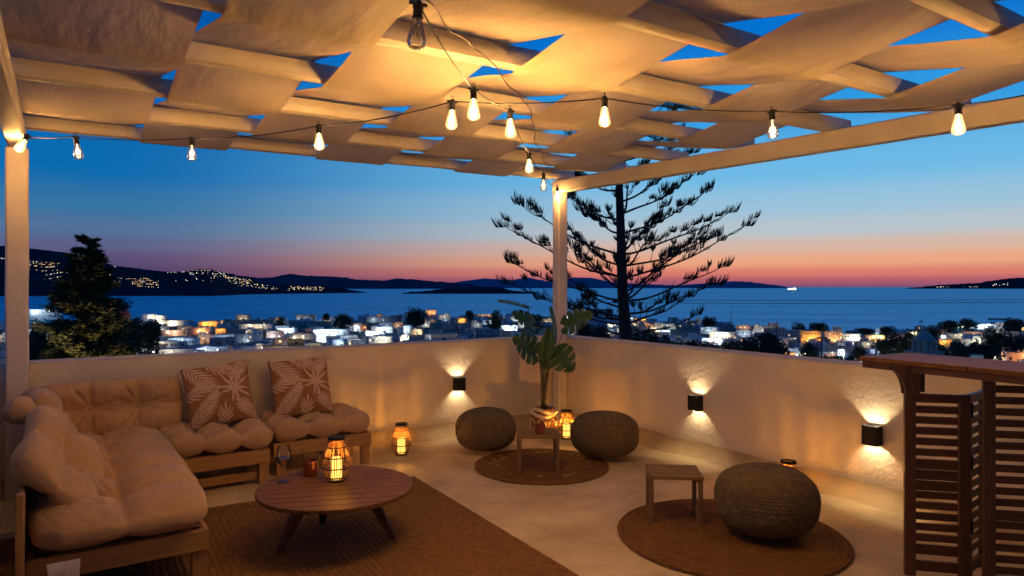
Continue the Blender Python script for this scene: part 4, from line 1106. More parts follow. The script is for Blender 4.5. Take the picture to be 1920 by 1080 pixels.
M['hill'] = mat('scrub_hillside', (0.055, 0.062, 0.075), 1.0, base2=(0.03, 0.036, 0.046), vscale=0.01, spec=0.0)
M['hillmid'] = mat('haze_tinted_hillside', (0.08, 0.10, 0.14), 1.0, base2=(0.06, 0.08, 0.115), vscale=0.005, spec=0.0)  # bluish base colour stands in for the haze over the middle hills
M['hillfar'] = mat('far_haze_tinted_hillside', (0.20, 0.24, 0.34), 1.0, base2=(0.17, 0.21, 0.31), vscale=0.003, spec=0.0)  # paler and bluer still: distance haze put into the colour
def hill(ridge, base_y, m, depth=0.35, seed=0):
    """ridge: (px, py) of the skyline as seen from the terrace, base_y: (px, py) of the waterline; the land slopes up from shore to ridge"""
    x0, x1 = ridge[0][0], ridge[-1][0]; N = max(30, int((x1 - x0) / 3)); rows = []
    for i in range(N + 1):
        px = x0 + (x1 - x0) * i / N
        ry = interp(px, ridge); by = interp(px, base_y)
        db = (CAMZ - SEA) / ((by - 538) / FOC); taper = min(1.0, i / 6, (N - i) / 6)
        dr = db * (1 + depth * (0.25 + 0.75 * min(1, max(0, (by - ry)) / 40)) ) 
        zr = CAMZ + (538 - ry) / FOC * dr
        zr += (noise.noise(Vector((px * 0.09, seed, 0))) + 0.5 * noise.noise(Vector((px * 0.3, seed, 0)))) * dr / FOC * 1.1
        zr = max(zr, SEA + 0.5)
        row = []
        for k in range(9):
            f = k / 6.0
            if k <= 6:
                d = db + (dr - db) * f; z = SEA - 1 + (zr - SEA + 1) * (f ** 0.85)
                z += (noise.noise(Vector((px * 0.02 + seed, f * 3, 1))) * 0.12 * (zr - SEA)) * math.sin(PI * f)
            else:
                g = (k - 6) / 2.0; d = dr * (1 + 0.35 * g); z = zr + (SEA - 8 - zr) * g
            row.append(((px - 960) / FOC * d, d, z))
        rows.append(row)
    b = MB(); b.add([p for r in rows for p in r], [(i*9+k, (i+1)*9+k, (i+1)*9+k+1, i*9+k+1) for i in range(N) for k in range(8)])
    return struct(b.build('hill', m, None, (0, 0, 0), 0, smooth=True)), rows
head, hr = hill([(-1300, 500), (-700, 462), (-120, 450), (0, 461), (50, 465), (112, 472), (170, 480), (187, 490), (217, 499), (250, 502), (287, 507), (320, 510), (345, 509), (362, 506), (390, 504), (425, 512), (462, 521), (480, 526), (499, 533), (540, 534), (604, 536), (633, 539), (690, 549)],
                [(-1300, 556), (400, 555), (461, 552), (575, 550.5), (700, 549)], M['hill'], 0.30, 1)
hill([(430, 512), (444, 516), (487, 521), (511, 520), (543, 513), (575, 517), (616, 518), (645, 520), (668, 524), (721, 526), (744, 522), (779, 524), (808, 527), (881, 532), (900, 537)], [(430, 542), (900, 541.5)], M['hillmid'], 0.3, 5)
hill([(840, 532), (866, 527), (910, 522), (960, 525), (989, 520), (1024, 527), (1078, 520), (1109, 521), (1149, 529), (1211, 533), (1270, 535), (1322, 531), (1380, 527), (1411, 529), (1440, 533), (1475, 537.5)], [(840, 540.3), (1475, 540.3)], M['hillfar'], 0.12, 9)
hill([(755, 549), (763, 548), (794, 546), (832, 541), (855, 538), (872, 540), (913, 537), (940, 539), (960, 545), (1010, 548)], [(755, 551), (1010, 551)], M['hill'], 0.2, 13)
_, rr2 = hill([(1700, 540), (1720, 538.5), (1764, 534), (1803, 532), (1829, 531), (1855, 527), (1881, 523), (1920, 520), (2050, 508), (2500, 500), (3200, 515)], [(1700, 541.3), (3200, 542)], M['hill'], 0.3, 17)

# lights of the villages on the far shores: little lit houses too many and too small to count
M['lw'] = emis('far_white_lights', (1.0, 0.86, 0.62), 5.0)
M['lo'] = emis('far_amber_lights', (1.0, 0.62, 0.22), 3.5)
M['lc'] = emis('far_cool_lights', (0.75, 0.88, 1.0), 4.5)
M['farwall'] = mat('far_white_houses', (0.32, 0.30, 0.28), 0.9, var=0.2)
def hill_z(rows, px, f):
    x0 = rows[0]; 
    best = min(rows, key=lambda r: abs(960 + FOC * r[3][0] / r[3][1] - px))
    k = f * 6; i = int(min(5, k)); g = k - i
    a, c = Vector(best[i]), Vector(best[i+1]); return a.lerp(c, g)
rnd = random.Random(11)
def village(rows, clusters, name='far_village_lights'):
    b = MB()
    for (xa, xb, fa, fb, n_, warm, size, rowy) in clusters:
        for _ in range(n_):
            px = rnd.uniform(xa, xb); 
            f = rnd.uniform(fa, fb)
            if rowy: f = fa + (fb - fa) * round((f - fa) / (fb - fa) * rowy) / rowy + rnd.uniform(-.006, .006)
            p = hill_z(rows, px, f); s = size * 0.8 * p.y / FOC * rnd.uniform(0.35, 1.0)
            b.box(p.x - s * 1.6, p.x + s * 1.6, p.y, p.y + s * 2, p.z - 0.5, p.z + s * 1.1, 3)
            mi = 1 if rnd.random() < warm else (2 if rnd.random() < 0.25 else 0)
            b.box(p.x - s * 0.55, p.x + s * 0.55, p.y - s * 0.7, p.y - s * 0.3, p.z + s * 0.15, p.z + s * 0.95, mi)
    return stuff(b.build(name, [M['lw'], M['lo'], M['lc'], M['farwall']], None))
village(hr, [(50, 112, 0.42, 0.60, 90, 0.75, 0.9, 3), (84, 132, 0.28, 0.36, 34, 0.3, 0.9, 1), (200, 250, 0.40, 0.52, 26, 0.7, 0.8, 1), (248, 297, 0.24, 0.52, 110, 0.85, 1.0, 4), (0, 10, .6, .66, 6, 0.2, 0.9, 0),
             (316, 355, 0.93, 0.99, 7, 0.2, 0.9, 0), (355, 425, 0.72, 0.97, 60, 0.35, 0.9, 0), (400, 470, 0.55, 0.9, 60, 0.4, 0.9, 0), (430, 520, 0.35, 0.8, 75, 0.55, 0.9, 0), (330, 400, 0.4, 0.6, 9, 0.2, 1.0, 0), (540, 606, 0.3, 0.8, 75, 0.65, 1.0, 0), (215, 217, 0.96, .98, 2, 0.2, 1.0, 0)])
village(rr2, [(1757, 1782, 0.25, 0.5, 12, 0.1, 0.8, 0), (1806, 1836, 0.2, 0.35, 9, 0.1, 0.7, 0), (1860, 1890, 0.25, 0.5, 14, 0.1, 0.9, 0)])

# the ferry on the horizon
fd = 9500.0; fx = (1486 - 960) / FOC * fd
fe = thing('ferry', 'small lit ferry far out on the horizon', 'ferry', (fx, fd, SEA))
b = MB(); b.add([(-75, -9, 0), (70, -9, 0), (88, 0, 12), (70, 9, 0), (-75, 9, 0), (-78, -10, 12), (74, -10, 12), (96, 0, 14), (74, 10, 12), (-78, 10, 12)], [(0, 1, 6, 5), (1, 2, 7, 6), (2, 3, 8, 7), (3, 4, 9, 8), (4, 0, 5, 9), (5, 6, 7, 8, 9)])
b.build('hull', M['black'], fe)
b = MB(); b.box(-66, 50, -8, 8, 12.01, 22); b.box(-40, 40, -7, 7, 22.01, 30); b.box(20, 38, -6, 6, 30.01, 36); b.build('deckhouse', M['lw'], fe)
b = MB(); b.box(-30, -16, -4, 4, 30.01, 42); b.build('funnel', M['farwall'], fe)

# overhead wires crossing the sea on the right
b = MB()
for (y0, y1, y2, dd) in ((561, 564, 556, 40), (567, 568, 561, 40)):
    ps = []
    for f in np.linspace(0, 1, 24):
        px = 1080 + (2500 - 1080) * f; py = (1 - f) ** 2 * y0 + 2 * f * (1 - f) * (y1 + 4) + f * f * y2
        ps.append(Vector(((px - 960) / FOC * dd, dd + 6 * f, CAMZ + (538 - py) / FOC * (dd + 6 * f))))
    b.tube(ps, 0.014, 4)
tag(b.build('power_line', M['blackplastic'], None), 'pair of thin black overhead wires crossing in front of the sea on the right', 'power line')

# ---------------------------------------------------------------- houses
def wallmat(name, c): return mat(name, c, 0.85, base2=tuple(x * 0.72 for x in c), vscale=0.35, bump=0.3, bscale=1.5, bdist=0.05)
HM = {'white': wallmat('whitewash', (0.80, 0.80, 0.80)), 'beige': wallmat('beige_render', (0.60, 0.49, 0.38)), 'grey': wallmat('grey_render', (0.44, 0.44, 0.45)),
      'ochre': wallmat('ochre_render', (0.52, 0.36, 0.16)), 'rose': wallmat('rose_render', (0.48, 0.30, 0.26)), 'blue': wallmat('bluish_whitewash', (0.58, 0.64, 0.72))}
M['roofm'] = mat('flat_roof_screed', (0.30, 0.30, 0.30), 0.9, base2=(0.16, 0.17, 0.18), vscale=0.4)
M['win_dark'] = mat('dark_window_glass', (0.012, 0.014, 0.02), 0.25, var=0.2, vscale=3)
M['win_frame'] = mat('painted_window_frame', (0.20, 0.22, 0.26), 0.6, var=0.2, vscale=3)
M['shutter'] = mat('blue_green_shutters', (0.03, 0.07, 0.09), 0.6, var=0.2, vscale=3)
M['win_lit'] = emis('lit_window', (1.0, 0.62, 0.26), 2.2)
M['win_lit2'] = emis('lit_window_pale', (1.0, 0.85, 0.6), 2.8)
def win_mesh(kind):
    b = MB(); t = 0.07
    b.box(-0.5, 0.5, -0.10, 0.0, 0, t); b.box(-0.5, 0.5, -0.10, 0.0, 1 - t, 1); b.box(-0.5, -0.5 + t, -0.10, 0.0, t, 1 - t); b.box(0.5 - t, 0.5, -0.10, 0.0, t, 1 - t)
    b.box(-0.03, 0.03, -0.08, -0.01, t, 1 - t)
    b.box(-0.5 + t, 0.5 - t, -0.05, -0.012, t, 1 - t, 1)
    return b.mesh('window', [M['win_frame'], {'d': M['win_dark'], 'l': M['win_lit'], 'p': M['win_lit2'], 's': M['shutter']}[kind]])
WM = {k: win_mesh(k) for k in 'dlps'}
dm = MB(); dm.box(-0.5, 0.5, -0.08, 0.0, 0, 1); dm.box(-0.4, 0.4, -0.11, -0.081, 0.06, 0.94); DM = dm.mesh('door', M['shutter'])
HOUSES = []
def mk_house(x, y, w, dp, h, rz, col, rnd, upper=True, detail=2, base=None, lit=0.15, arched=False):
    """house mesh (walls with parapet and recessed roof), windows and door as parts"""
    z = ground(x, y) if base is None else base
    b = MB(); pr = 0.35; th = 0.25; drop = 3.0 + max(0, z - ground(x, y))
    b.box(-w/2, w/2, -dp/2, dp/2, -drop, h - pr)
    for (xa, xb, ya, yb) in ((-w/2, w/2, -dp/2, -dp/2 + th), (-w/2, w/2, dp/2 - th, dp/2), (-w/2, -w/2 + th, -dp/2 + th, dp/2 - th), (w/2 - th, w/2, -dp/2 + th, dp/2 - th)):
        b.box(xa, xb, ya, yb, h - pr + 0.001, h)
    b.box(-w/2 + th, w/2 - th, -dp/2 + th, dp/2 - th, h - pr + 0.002, h - pr + 0.03, 1)
    tops = []
    if upper:
        uw = w * rnd.uniform(0.3, 0.6); ud = dp * rnd.uniform(0.4, 0.7); ux = rnd.choice((-1, 1)) * (w - uw) / 2 * 0.9; uh = rnd.uniform(2.0, 2.8)
        uy = rnd.choice((-1, 1)) * (dp - ud) / 2 * 0.85
        b.box(ux - uw/2, ux + uw/2, uy - ud/2, uy + ud/2, h - pr + 0.031, h + uh); b.box(ux - uw/2 - 0.1, ux + uw/2 + 0.1, uy - ud/2 - 0.1, uy + ud/2 + 0.1, h + uh + 0.001, h + uh + 0.15)
        tops.append((ux, uy, uw, ud, uh))
    for _ in range(rnd.randint(0, 2)):
        cx = rnd.uniform(-w * 0.4, w * 0.4); cy = rnd.uniform(-dp * 0.3, dp * 0.3); ch = rnd.uniform(0.5, 1.1)
        if tops and abs(cx - tops[0][0]) < tops[0][2] / 2 + 0.4 and abs(cy - tops[0][1]) < tops[0][3] / 2 + 0.4: continue
        b.box(cx - 0.25, cx + 0.25, cy - 0.25, cy + 0.25, h - pr + 0.031, h + ch); b.box(cx - 0.33, cx + 0.33, cy - 0.33, cy + 0.33, h + ch + 0.001, h + ch + 0.12)
    if rnd.random() < 0.5:
        cx = rnd.uniform(-w * 0.4, w * 0.4); b.tube([(cx, 0.4, h - pr), (cx, 0.4, h + rnd.uniform(1.2, 2.6))], 0.05, 4, 1)
    o = b.build('house', [HM[col], M['roofm']], None, (x, y, z), rz)
    fl = max(1, int(h / 3.0)); wins = []
    if detail:
        fh = (h - 0.4) / fl
        for sd in ((0, -1), (1, -1)) if detail > 1 else ((0, -1),):
            W_ = w if sd[0] == 0 else dp
            nwin = max(1, int(W_ / (2.4 if detail > 1 else 4.0)))
            for f_ in range(fl):
                for k in range(nwin):
                    if rnd.random() < (0.25 if not arched else 0.0): continue
                    px = -W_/2 + W_ * (k + 0.5) / nwin + rnd.uniform(-0.2, 0.2); pz_ = f_ * fh + fh * 0.35
                    r = rnd.random(); kd = ('l' if rnd.random() < 0.7 else 'p') if r < lit else ('s' if r < 0.5 else 'd')
                    isdoor = f_ == 0 and k == nwin // 2 and sd[0] == 0
                    me = DM if isdoor else WM[kd]
                    sx, sz = (1.0, 2.1) if isdoor else (rnd.uniform(0.8, 1.2), rnd.uniform(1.1, 1.5))
                    if isdoor: pz_ = 0.02
                    if sd[0] == 0: l_, r_ = (px, -dp/2 - 0.001, pz_), 0
                    else: l_, r_ = (w/2 + 0.001 if math.sin(rz) < 0 else -w/2 - 0.001, px, pz_), (PI/2 if math.sin(rz) < 0 else -PI/2)
                    q = link('door' if isdoor else 'window', me, o, l_, r_); q.scale = (sx, 1, sz)
        for (ux, uy, uw, ud, uh) in tops:
            kd = 'l' if rnd.random() < lit else 'd'
            q = link('window', WM[kd], o, (ux, uy - ud/2 - 0.001, h + 0.4), 0); q.scale = (min(1.1, uw * 0.5), 1, 1.2)
    HOUSES.append((o, x, y, w, dp, h))
    return o
rnd = random.Random(77)
lamps = []
M['lamp_w'] = emis('white_street_lamp_glass', (0.86, 0.95, 1.0), 25)
M['lamp_o'] = emis('amber_street_lamp_glass', (1.0, 0.6, 0.2), 18)
M['lamp_y'] = emis('yellow_white_lamp_glass', (1.0, 0.86, 0.55), 22)
LC = {'w': ((0.72, 0.90, 1.0), 'lamp_w', 'white'), 'o': ((1.0, 0.50, 0.14), 'lamp_o', 'orange'), 'y': ((1.0, 0.80, 0.48), 'lamp_y', 'yellowish')}
lampmesh = {}
for k, (c, mn, _) in LC.items():
    b = MB(); b.tube([(0, 0, -1.0), (0, 0, 3.6), (0, -0.25, 3.8)], 0.05, 5); lp = b.mesh('pole', M['black'])
    b = MB(); b.lathe([(0.001, -0.24), (0.13, -0.16), (0.17, 0.0), (0.12, 0.1), (0.001, 0.14)], 8); lh = b.mesh('lamp_head', M[mn], True)
    lampmesh[k] = (lp, lh)
def street_lamp(x, y, z, kind, watts, label):
    rt = thing('street_lamp', label, 'street lamp', (x, y, z), 0, 'lit street lamps in the town')
    link('pole', lampmesh[kind][0], rt); link('lamp_head', lampmesh[kind][1], rt, (0, -0.35, 3.85))
    lamp('lamp_light', (0, -0.75, 3.75), watts, LC[kind][0], 0.25, rt)
def solve_d(py, H, px):
    """distance at which a house of height H standing on the ground has its roof line on row py"""
    best = None
    for d in np.arange(max(170, 0), shore(px) * 0.985, 2.0):
        x = (px - 960) / FOC * d
        e = (CAMZ + (538 - py) / FOC * d) - (ground(x, d) + H)
        e = abs(e) + (0.02 * (shore(px) * 0.9 - d) if e > 1.5 else 0)
        if best is None or e < best[0]: best = (e, d)
    return best[1]
# (x0, x1, roof row, height, colour, yaw deg, upper, light kind, watts, label)
HL = [
 (268, 312, 592, 6, 'white', -8, 1, 'y', 2600, 'long white house with a pale rooftop terrace at the left shore'),
 (278, 346, 601, 6.5, 'white', -8, 0, 'y', 4200, 'bright cream floodlit house with tall shutters right of the dark tree and the red dome'),
 (374, 412, 603, 6, 'ochre', -5, 0, 'o', 3600, 'flat house with an orange lit roof terrace wall at the left shore'),
 (353, 392, 615, 6.5, 'rose', 20, 0, 'o', 2200, 'mauve cube house whose lower wall glows orange'),
 (406, 427, 616, 5, 'ochre', -10, 0, 'o', 1700, 'small orange lit cube house left of the beige house with a penthouse'),
 (434, 512, 600, 6, 'beige', -6, 0, None, 0, 'wide beige house at the shore under the small penthouse block'),
 (443, 470, 590, 9, 'beige', -6, 0, None, 0, 'small penthouse block with three dark windows above the wide beige house'),
 (450, 512, 608, 5, 'white', -6, 0, 'y', 1500, 'long white house wall below the wide beige house'),
 (438, 474, 627, 8, 'grey', 18, 0, None, 0, 'grey cube house with a dark balcony in front of the long white wall'),
 (472, 492, 620, 8.5, 'blue', 18, 0, None, 0, 'narrow bluish house block right of the grey cube house with a balcony'),
 (492, 533, 620, 8, 'rose', 25, 0, 'w', 700, 'tall dark rose cube house with a pale blue side wall'),
 (520, 557, 615, 5.5, 'white', -10, 0, 'w', 2600, 'white floodlit house behind the rose cube house'),
 (536, 592, 626, 6.5, 'grey', 12, 0, 'y', 300, 'broad grey house with a dark flat roof edge right of the rose cube house'),
 (592, 612, 626, 6.5, 'white', 12, 0, 'w', 1500, 'white side wing of the broad grey house, with a lamp post in front'),
 (548, 622, 603, 6, 'beige', -5, 0, None, 0, 'wide beige shore building with a setback storey, left of the brightest white house'),
 (555, 592, 590, 9.5, 'beige', -5, 0, None, 0, 'setback upper storey block above the wide beige shore building'),
 (604, 622, 594, 8, 'white', -5, 0, None, 0, 'small white roof block at the right end of the wide beige shore building'),
 (583, 655, 618, 5.5, 'white', -3, 0, 'w', 9000, 'brightest white floodlit house in the middle of the left town'),
 (624, 646, 602, 8, 'blue', 0, 1, 'w', 900, 'pale house with stepped top above the brightest white house'),
 (648, 676, 610, 6, 'white', 8, 0, 'w', 900, 'greenish white house just right of the brightest white house'),
 (676, 688, 610, 5.5, 'rose', 8, 0, 'o', 250, 'small rose cube house between white ones left of the dark grey block'),
 (684, 742, 594, 7.5, 'grey', 8, 0, None, 0, 'big dark grey block on the shore behind a tower lit orange'),
 (706, 718, 589, 9, 'rose', 5, 0, 'o', 1500, 'narrow orange lit tower on the dark grey shore block'),
 (702, 738, 613, 5.5, 'white', -4, 0, 'w', 1400, 'white house with dark verandas below the orange lit tower'),
 (686, 722, 621, 5, 'white', -4, 0, 'w', 2600, 'low bright white house front in front of the white verandas'),
 (733, 758, 604, 7, 'rose', 10, 0, None, 0, 'rose grey house with two dark windows right of the white verandas'),
 (757, 770, 611, 7, 'blue', 0, 0, 'w', 1300, 'narrow bluish white lit house right of the rose grey house'),
 (768, 795, 617, 5, 'beige', -10, 0, 'y', 900, 'low cream lit house right of the narrow bluish one'),
 (745, 768, 628, 6, 'white', 22, 0, 'y', 2400, 'white gabled looking house front lit from below close to the parapet'),
 (757, 803, 589, 7, 'grey', 0, 1, None, 0, 'grey shore house under the dark palm clump'),
 (798, 818, 581, 8, 'rose', 0, 0, 'o', 1600, 'orange lit block at the water, highest on the shore line of the left town'),
 (782, 806, 604, 6, 'beige', 14, 0, None, 0, 'beige cube house below the orange lit block, left of two more beige cubes'),
 (806, 828, 606, 6, 'beige', 14, 0, None, 0, 'middle one of three beige cube houses'),
 (830, 850, 607, 6, 'beige', 14, 0, None, 0, 'square beige cube house with one brown patch, rightmost of three'),
 (828, 845, 596, 6.5, 'grey', 0, 0, None, 0, 'grey house behind the rightmost beige cube'),
 (858, 878, 597, 6, 'ochre', -16, 0, 'o', 2200, 'yellow orange lit house beside the round green bush'),
 (888, 926, 589, 5, 'rose', 0, 0, 'y', 500, 'long low building with a pale top edge behind the round green bush'),
 (876, 905, 605, 6, 'beige', 24, 1, None, 0, 'beige house with stepped roof left of the teal house'),
 (905, 931, 600, 6, 'blue', 0, 0, 'w', 600, 'teal tinted house left of the palms lit from below'),
 (934, 971, 610, 7, 'white', 14, 0, 'w', 5200, 'bright bluish white house with small dark windows left of the monstera'),
 (886, 946, 619, 6, 'grey', 14, 0, None, 0, 'long grey house with a row of arches just above the parapet'),
 (796, 824, 626, 6, 'blue', 28, 0, 'w', 1500, 'rounded pale green white house near the parapet, left of the twin lit one'),
 (833, 858, 626, 6, 'white', 18, 0, 'y', 2300, 'small bright house with a glowing canopy near the parapet'),
 (970, 1010, 604, 7, 'beige', 5, 0, 'w', 1500, 'pale house half hidden behind the monstera leaves'),
 (1098, 1150, 580, 8, 'rose', 0, 0, None, 0, 'pinkish shore house seen through the branches left of the tall pine trunk'),
 (1112, 1135, 600, 6, 'blue', 0, 1, None, 0, 'bluish house between the corner post and the tall pine trunk'),
 (1138, 1158, 606, 6, 'white', 5, 0, 'y', 1100, 'cream lit house front just left of the tall pine trunk'),
 (1188, 1212, 597, 5, 'ochre', 0, 0, 'o', 700, 'yellow roofed low house just right of the tall pine trunk'),
 (1242, 1268, 607, 6, 'beige', -8, 0, None, 0, 'beige cube house beside the lowest pine branches'),
 (1216, 1238, 615, 5, 'white', 0, 0, 'y', 1000, 'cream lit low house below the beige cube by the pine branches'),
 (1240, 1256, 619, 4.5, 'white', 0, 0, 'w', 1500, 'small white lit house under the beige cube by the pine branches'),
 (1330, 1384, 623, 6, 'white', -14, 0, 'y', 5200, 'brightest white building of the right town, above the dark bushes'),
 (1316, 1358, 635, 5, 'white', -14, 0, 'w', 5200, 'glaring low white wall in front of the brightest building of the right town'),
 (1322, 1354, 604, 6, 'grey', -5, 0, None, 0, 'grey house behind the brightest building of the right town'),
 (1380, 1408, 610, 6, 'rose', -8, 0, None, 0, 'dull rose house left of the slim shore pine'),
 (1408, 1430, 620, 5, 'white', 0, 0, 'y', 800, 'small cream lit house right of the brightest building of the right town'),
 (1448, 1500, 619, 9, 'grey', -12, 0, None, 0, 'large grey house left of the yellow building with tiny windows'),
 (1478, 1501, 638, 6, 'beige', -6, 0, None, 0, 'pale beige cube house below the large grey house'),
 (1501, 1537, 621, 11, 'ochre', -4, 0, 'o', 4200, 'tall yellow building with a row of tiny windows'),
 (1542, 1577, 622, 10, 'beige', 8, 0, 'o', 900, 'beige building with tall arched windows behind the palm'),
 (1563, 1577, 613, 12.5, 'beige', 8, 0, None, 0, 'small stair tower on the beige building with arched windows'),
 (1576, 1612, 626, 8, 'white', -8, 0, 'y', 2600, 'cream lit terraced house right of the beige arched building'),
 (1590, 1601, 632, 7, 'white', -8, 0, 'w', 1500, 'white stepped house front below the cream lit terraced house'),
 (1604, 1630, 617, 6, 'rose', 0, 0, None, 0, 'dull reddish shore house right of the cream terraced house'),
 (1623, 1661, 629, 5, 'ochre', -4, 0, 'y', 2600, 'long low yellowish lit wall left of the round dark tree'),
 (1612, 1640, 641, 5, 'grey', 6, 0, None, 0, 'grey flat roofed house below the long yellowish wall'),
 (1626, 1652, 655, 5, 'blue', 10, 0, 'w', 300, 'pale greenish house just above the tip of the bar top'),
 (1548, 1568, 664, 5, 'rose', 4, 0, 'y', 1700, 'pinkish white lit house close to the parapet right of the palm'),
 (1469, 1489, 661, 5, 'beige', 6, 0, 'o', 1300, 'low house with an orange lit doorway close to the right parapet'),
 (1490, 1520, 659, 4.5, 'blue', 6, 0, None, 0, 'bluish unlit house wall close to the right parapet'),
 (1571, 1586, 655, 6, 'white', -20, 0, 'w', 1900, 'narrow white lit gable close to the parapet below the arched building'),
 (1600, 1642, 684, 5.5, 'grey', 6, 0, None, 0, 'grey wall of the near house just over the parapet, left of the bar'),
 (1820, 1870, 608, 5, 'white', -6, 0, 'w', 4200, 'long white floodlit building at the top of the right promontory'),
 (1788, 1814, 612, 5, 'rose', -6, 0, 'y', 1700, 'pinkish lit house left of the long white promontory building'),
 (1856, 1888, 597, 6, 'beige', -4, 0, None, 0, 'broad unlit beige house highest on the right promontory'),
 (1760, 1772, 628, 5, 'white', 0, 0, 'w', 900, 'small white lit cube below the right promontory'),
 (1754, 1782, 637, 4.5, 'ochre', 4, 0, 'o', 2100, 'glowing orange house at the edge of the dark trees right of the belfry'),
 (1772, 1806, 625, 5, 'grey', 4, 0, 'y', 250, 'grey brown house right of the small white lit cube'),
 (1806, 1850, 636, 5, 'blue', -6, 1, None, 0, 'dark bluish house in the middle of the right promontory slope'),
 (1885, 1915, 653, 5, 'beige', 2, 0, 'o', 1300, 'dim beige house with lit lower wall near the right edge of the view'),
 (1886, 1925, 661, 5, 'rose', 2, 0, 'o', 900, 'reddish house at the right edge just above the bar top'),
 (1840, 1868, 665, 5, 'white', 6, 0, 'y', 700, 'white house with three dark openings just above the bar top'),
 (1892, 1922, 613, 5, 'beige', -6, 0, 'o', 300, 'beige house at the right edge below the promontory top'),
 (1700, 1719, 622, 5, 'white', -6, 0, 'y', 900, 'cream lit low house left of the belfry'),
 (246, 332, 640, 5, 'blue', 10, 0, None, 0, 'wide bluish flat roofed house right of the foot of the left pine'),
 (318, 372, 634, 5, 'blue', -14, 0, None, 0, 'bluish flat roof block behind the wide flat roofed house'),
 (262, 364, 655, 4.5, 'blue', 6, 0, None, 0, 'long dark blue roof just over the parapet, right of the left pine'),
 (356, 436, 650, 5, 'blue', 16, 0, None, 0, 'pale bluish house wall just over the parapet left of the balcony house'),
 (395, 440, 634, 5, 'grey', 2, 0, None, 0, 'grey blue flat house below the small orange cube'),
 (300, 350, 619, 5.5, 'rose', 8, 0, 'y', 1500, 'dim mauve house with a glowing yellow gateway left of the mauve cube'),
 (52, 112, 580, 6, 'white', 0, 0, 'w', 2600, 'long white lit house at the shore behind the left post and pine'),
 (56, 92, 598, 6, 'grey', 0, 1, 'y', 400, 'grey stepped house behind the left pine below the long white one'),
 (60, 90, 643, 6, 'rose', 12, 0, None, 0, 'pale pink house corner seen left of the left pine'),
 (642, 686, 636, 5, 'blue', 24, 0, None, 0, 'blue grey pitched looking house at the parapet below the brightest white house'),
 (612, 645, 637, 5.5, 'blue', 30, 0, 'w', 300, 'blue grey house corner at the parapet under the lamp glow'),
 (690, 744, 630, 5.5, 'blue', -24, 0, None, 0, 'dark bluish roof at the parapet left of the white gabled front'),
]
HL = [h[:8] + (900 * (h[8] / 900) ** 0.62 if h[8] else 0,) + h[9:] for h in HL]
hero_px = []; hbox = []
for (x0, x1, yt, H, col, yaw, up, lk, wt, lab) in HL:
    pc = (x0 + x1) / 2; d = solve_d(yt, H, pc); w = (x1 - x0) / FOC * d * 0.98; dp = min(w * 0.8, 9.0) if w > 5 else w
    ya = R(yaw); w2 = max(2.0, (w - dp * abs(math.sin(ya)) * 0.75))
    x = (pc - 960) / FOC * (d + dp / 2); y = d + dp / 2
    base = CAMZ + (538 - yt) / FOC * d - H
    face = -math.atan2(x, y) * 0.6; hbox.append((x0, x1, yt, yt + H / d * FOC, d))
    o = mk_house(x, y, w2, dp, H, ya + face, col, rnd, bool(up), 2 if d < 620 else 1, base, 0.06 if not lk else 0.18)
    tag(o, lab, 'house'); hero_px.append((x, y, max(w2, dp)))
    if not lk and rnd.random() < 0.75: lk = rnd.choice('wy'); wt = rnd.uniform(250, 520)  # most houses without a light get an added dim lamp for ambient brightness
    if lk:
        fr = Vector((math.sin(ya + face), -math.cos(ya + face), 0))
        off = dp / 2 + 2.6
        side = rnd.uniform(-0.25, 0.25) * w2
        lx, ly = x + fr.x * off + side * math.cos(ya + face), y + fr.y * off + side * math.sin(ya + face)
        street_lamp(lx, ly, max(base, ground(lx, ly)) - 0.3, lk, wt * LAMPK, 'street or added lamp before the ' + ' '.join(lab.split(',')[0].split()[:10]))
        if w2 > 14: street_lamp(lx + 0.35 * w2 * (1 if side < 0 else -1) * math.cos(ya + face), ly, max(base, ground(lx, ly)) - 0.3, lk, wt * LAMPK * 0.6, 'second street or added lamp before the ' + ' '.join(lab.split(',')[0].split()[:9]))

# the rest of the town
ZN = [(0, 250, 'behind the left pine'), (250, 440, 'left of the penthouse'), (440, 640, 'below the far headland'), (640, 800, 'in the left town'),
      (800, 960, 'below the dark islet'), (960, 1060, 'behind the monstera'), (1060, 1180, 'by the pine trunk'), (1180, 1330, 'right of the pine'), (1330, 1500, 'left of the ochre building'),
      (1500, 1640, 'round the ochre building'), (1640, 1760, 'round the belfry'), (1760, 2000, 'on the promontory')]
taken = list(hero_px); fill = []
tries = 0
while len(fill) < 680 and tries < 36000:
    tries += 1
    px = rnd.uniform(-260, 2200)
    sh = shore(px)
    f = rnd.random() ** 0.75; d = 170 + (sh * 0.985 - 170) * f
    x = (px - 960) / FOC * d; y = d
    w = rnd.uniform(9, 17) * (1.15 if d < 420 else 1); dp = rnd.uniform(7, 11); H = rnd.choice((3.4, 3.8, 5.8, 6.3, 6.6)) 
    if any((x - a) ** 2 + (y - b_) ** 2 < ((w + c) * 0.54) ** 2 for (a, b_, c) in taken): continue
    hx0, hx1 = px - w / 2 / d * FOC, px + w / 2 / d * FOC; hy0 = 538 - (ground(x, y) + H - CAMZ) / d * FOC
    if any(d < hd and min(hx1, b1) - max(hx0, b0) > 0.15 * (b1 - b0) and hy0 < by1 - 0.25 * (by1 - by0) for (b0, b1, by0, by1, hd) in hbox): continue
    # must not stand where it would never be seen (below the parapet's edge)
    top = CAMZ - 538 * 0
    zt = ground(x, y) + H + 2; pyt = 538 - (zt - CAMZ) / y * FOC
    wt_ = interp(px, [(0, 686), (975, 633), (1093, 634), (1920, 726)])
    if pyt > wt_ - 2 or (980 < px < 1075 and rnd.random() < 0.5): continue
    taken.append((x, y, max(w, dp))); fill.append((px, d, x, y, w, dp, H))
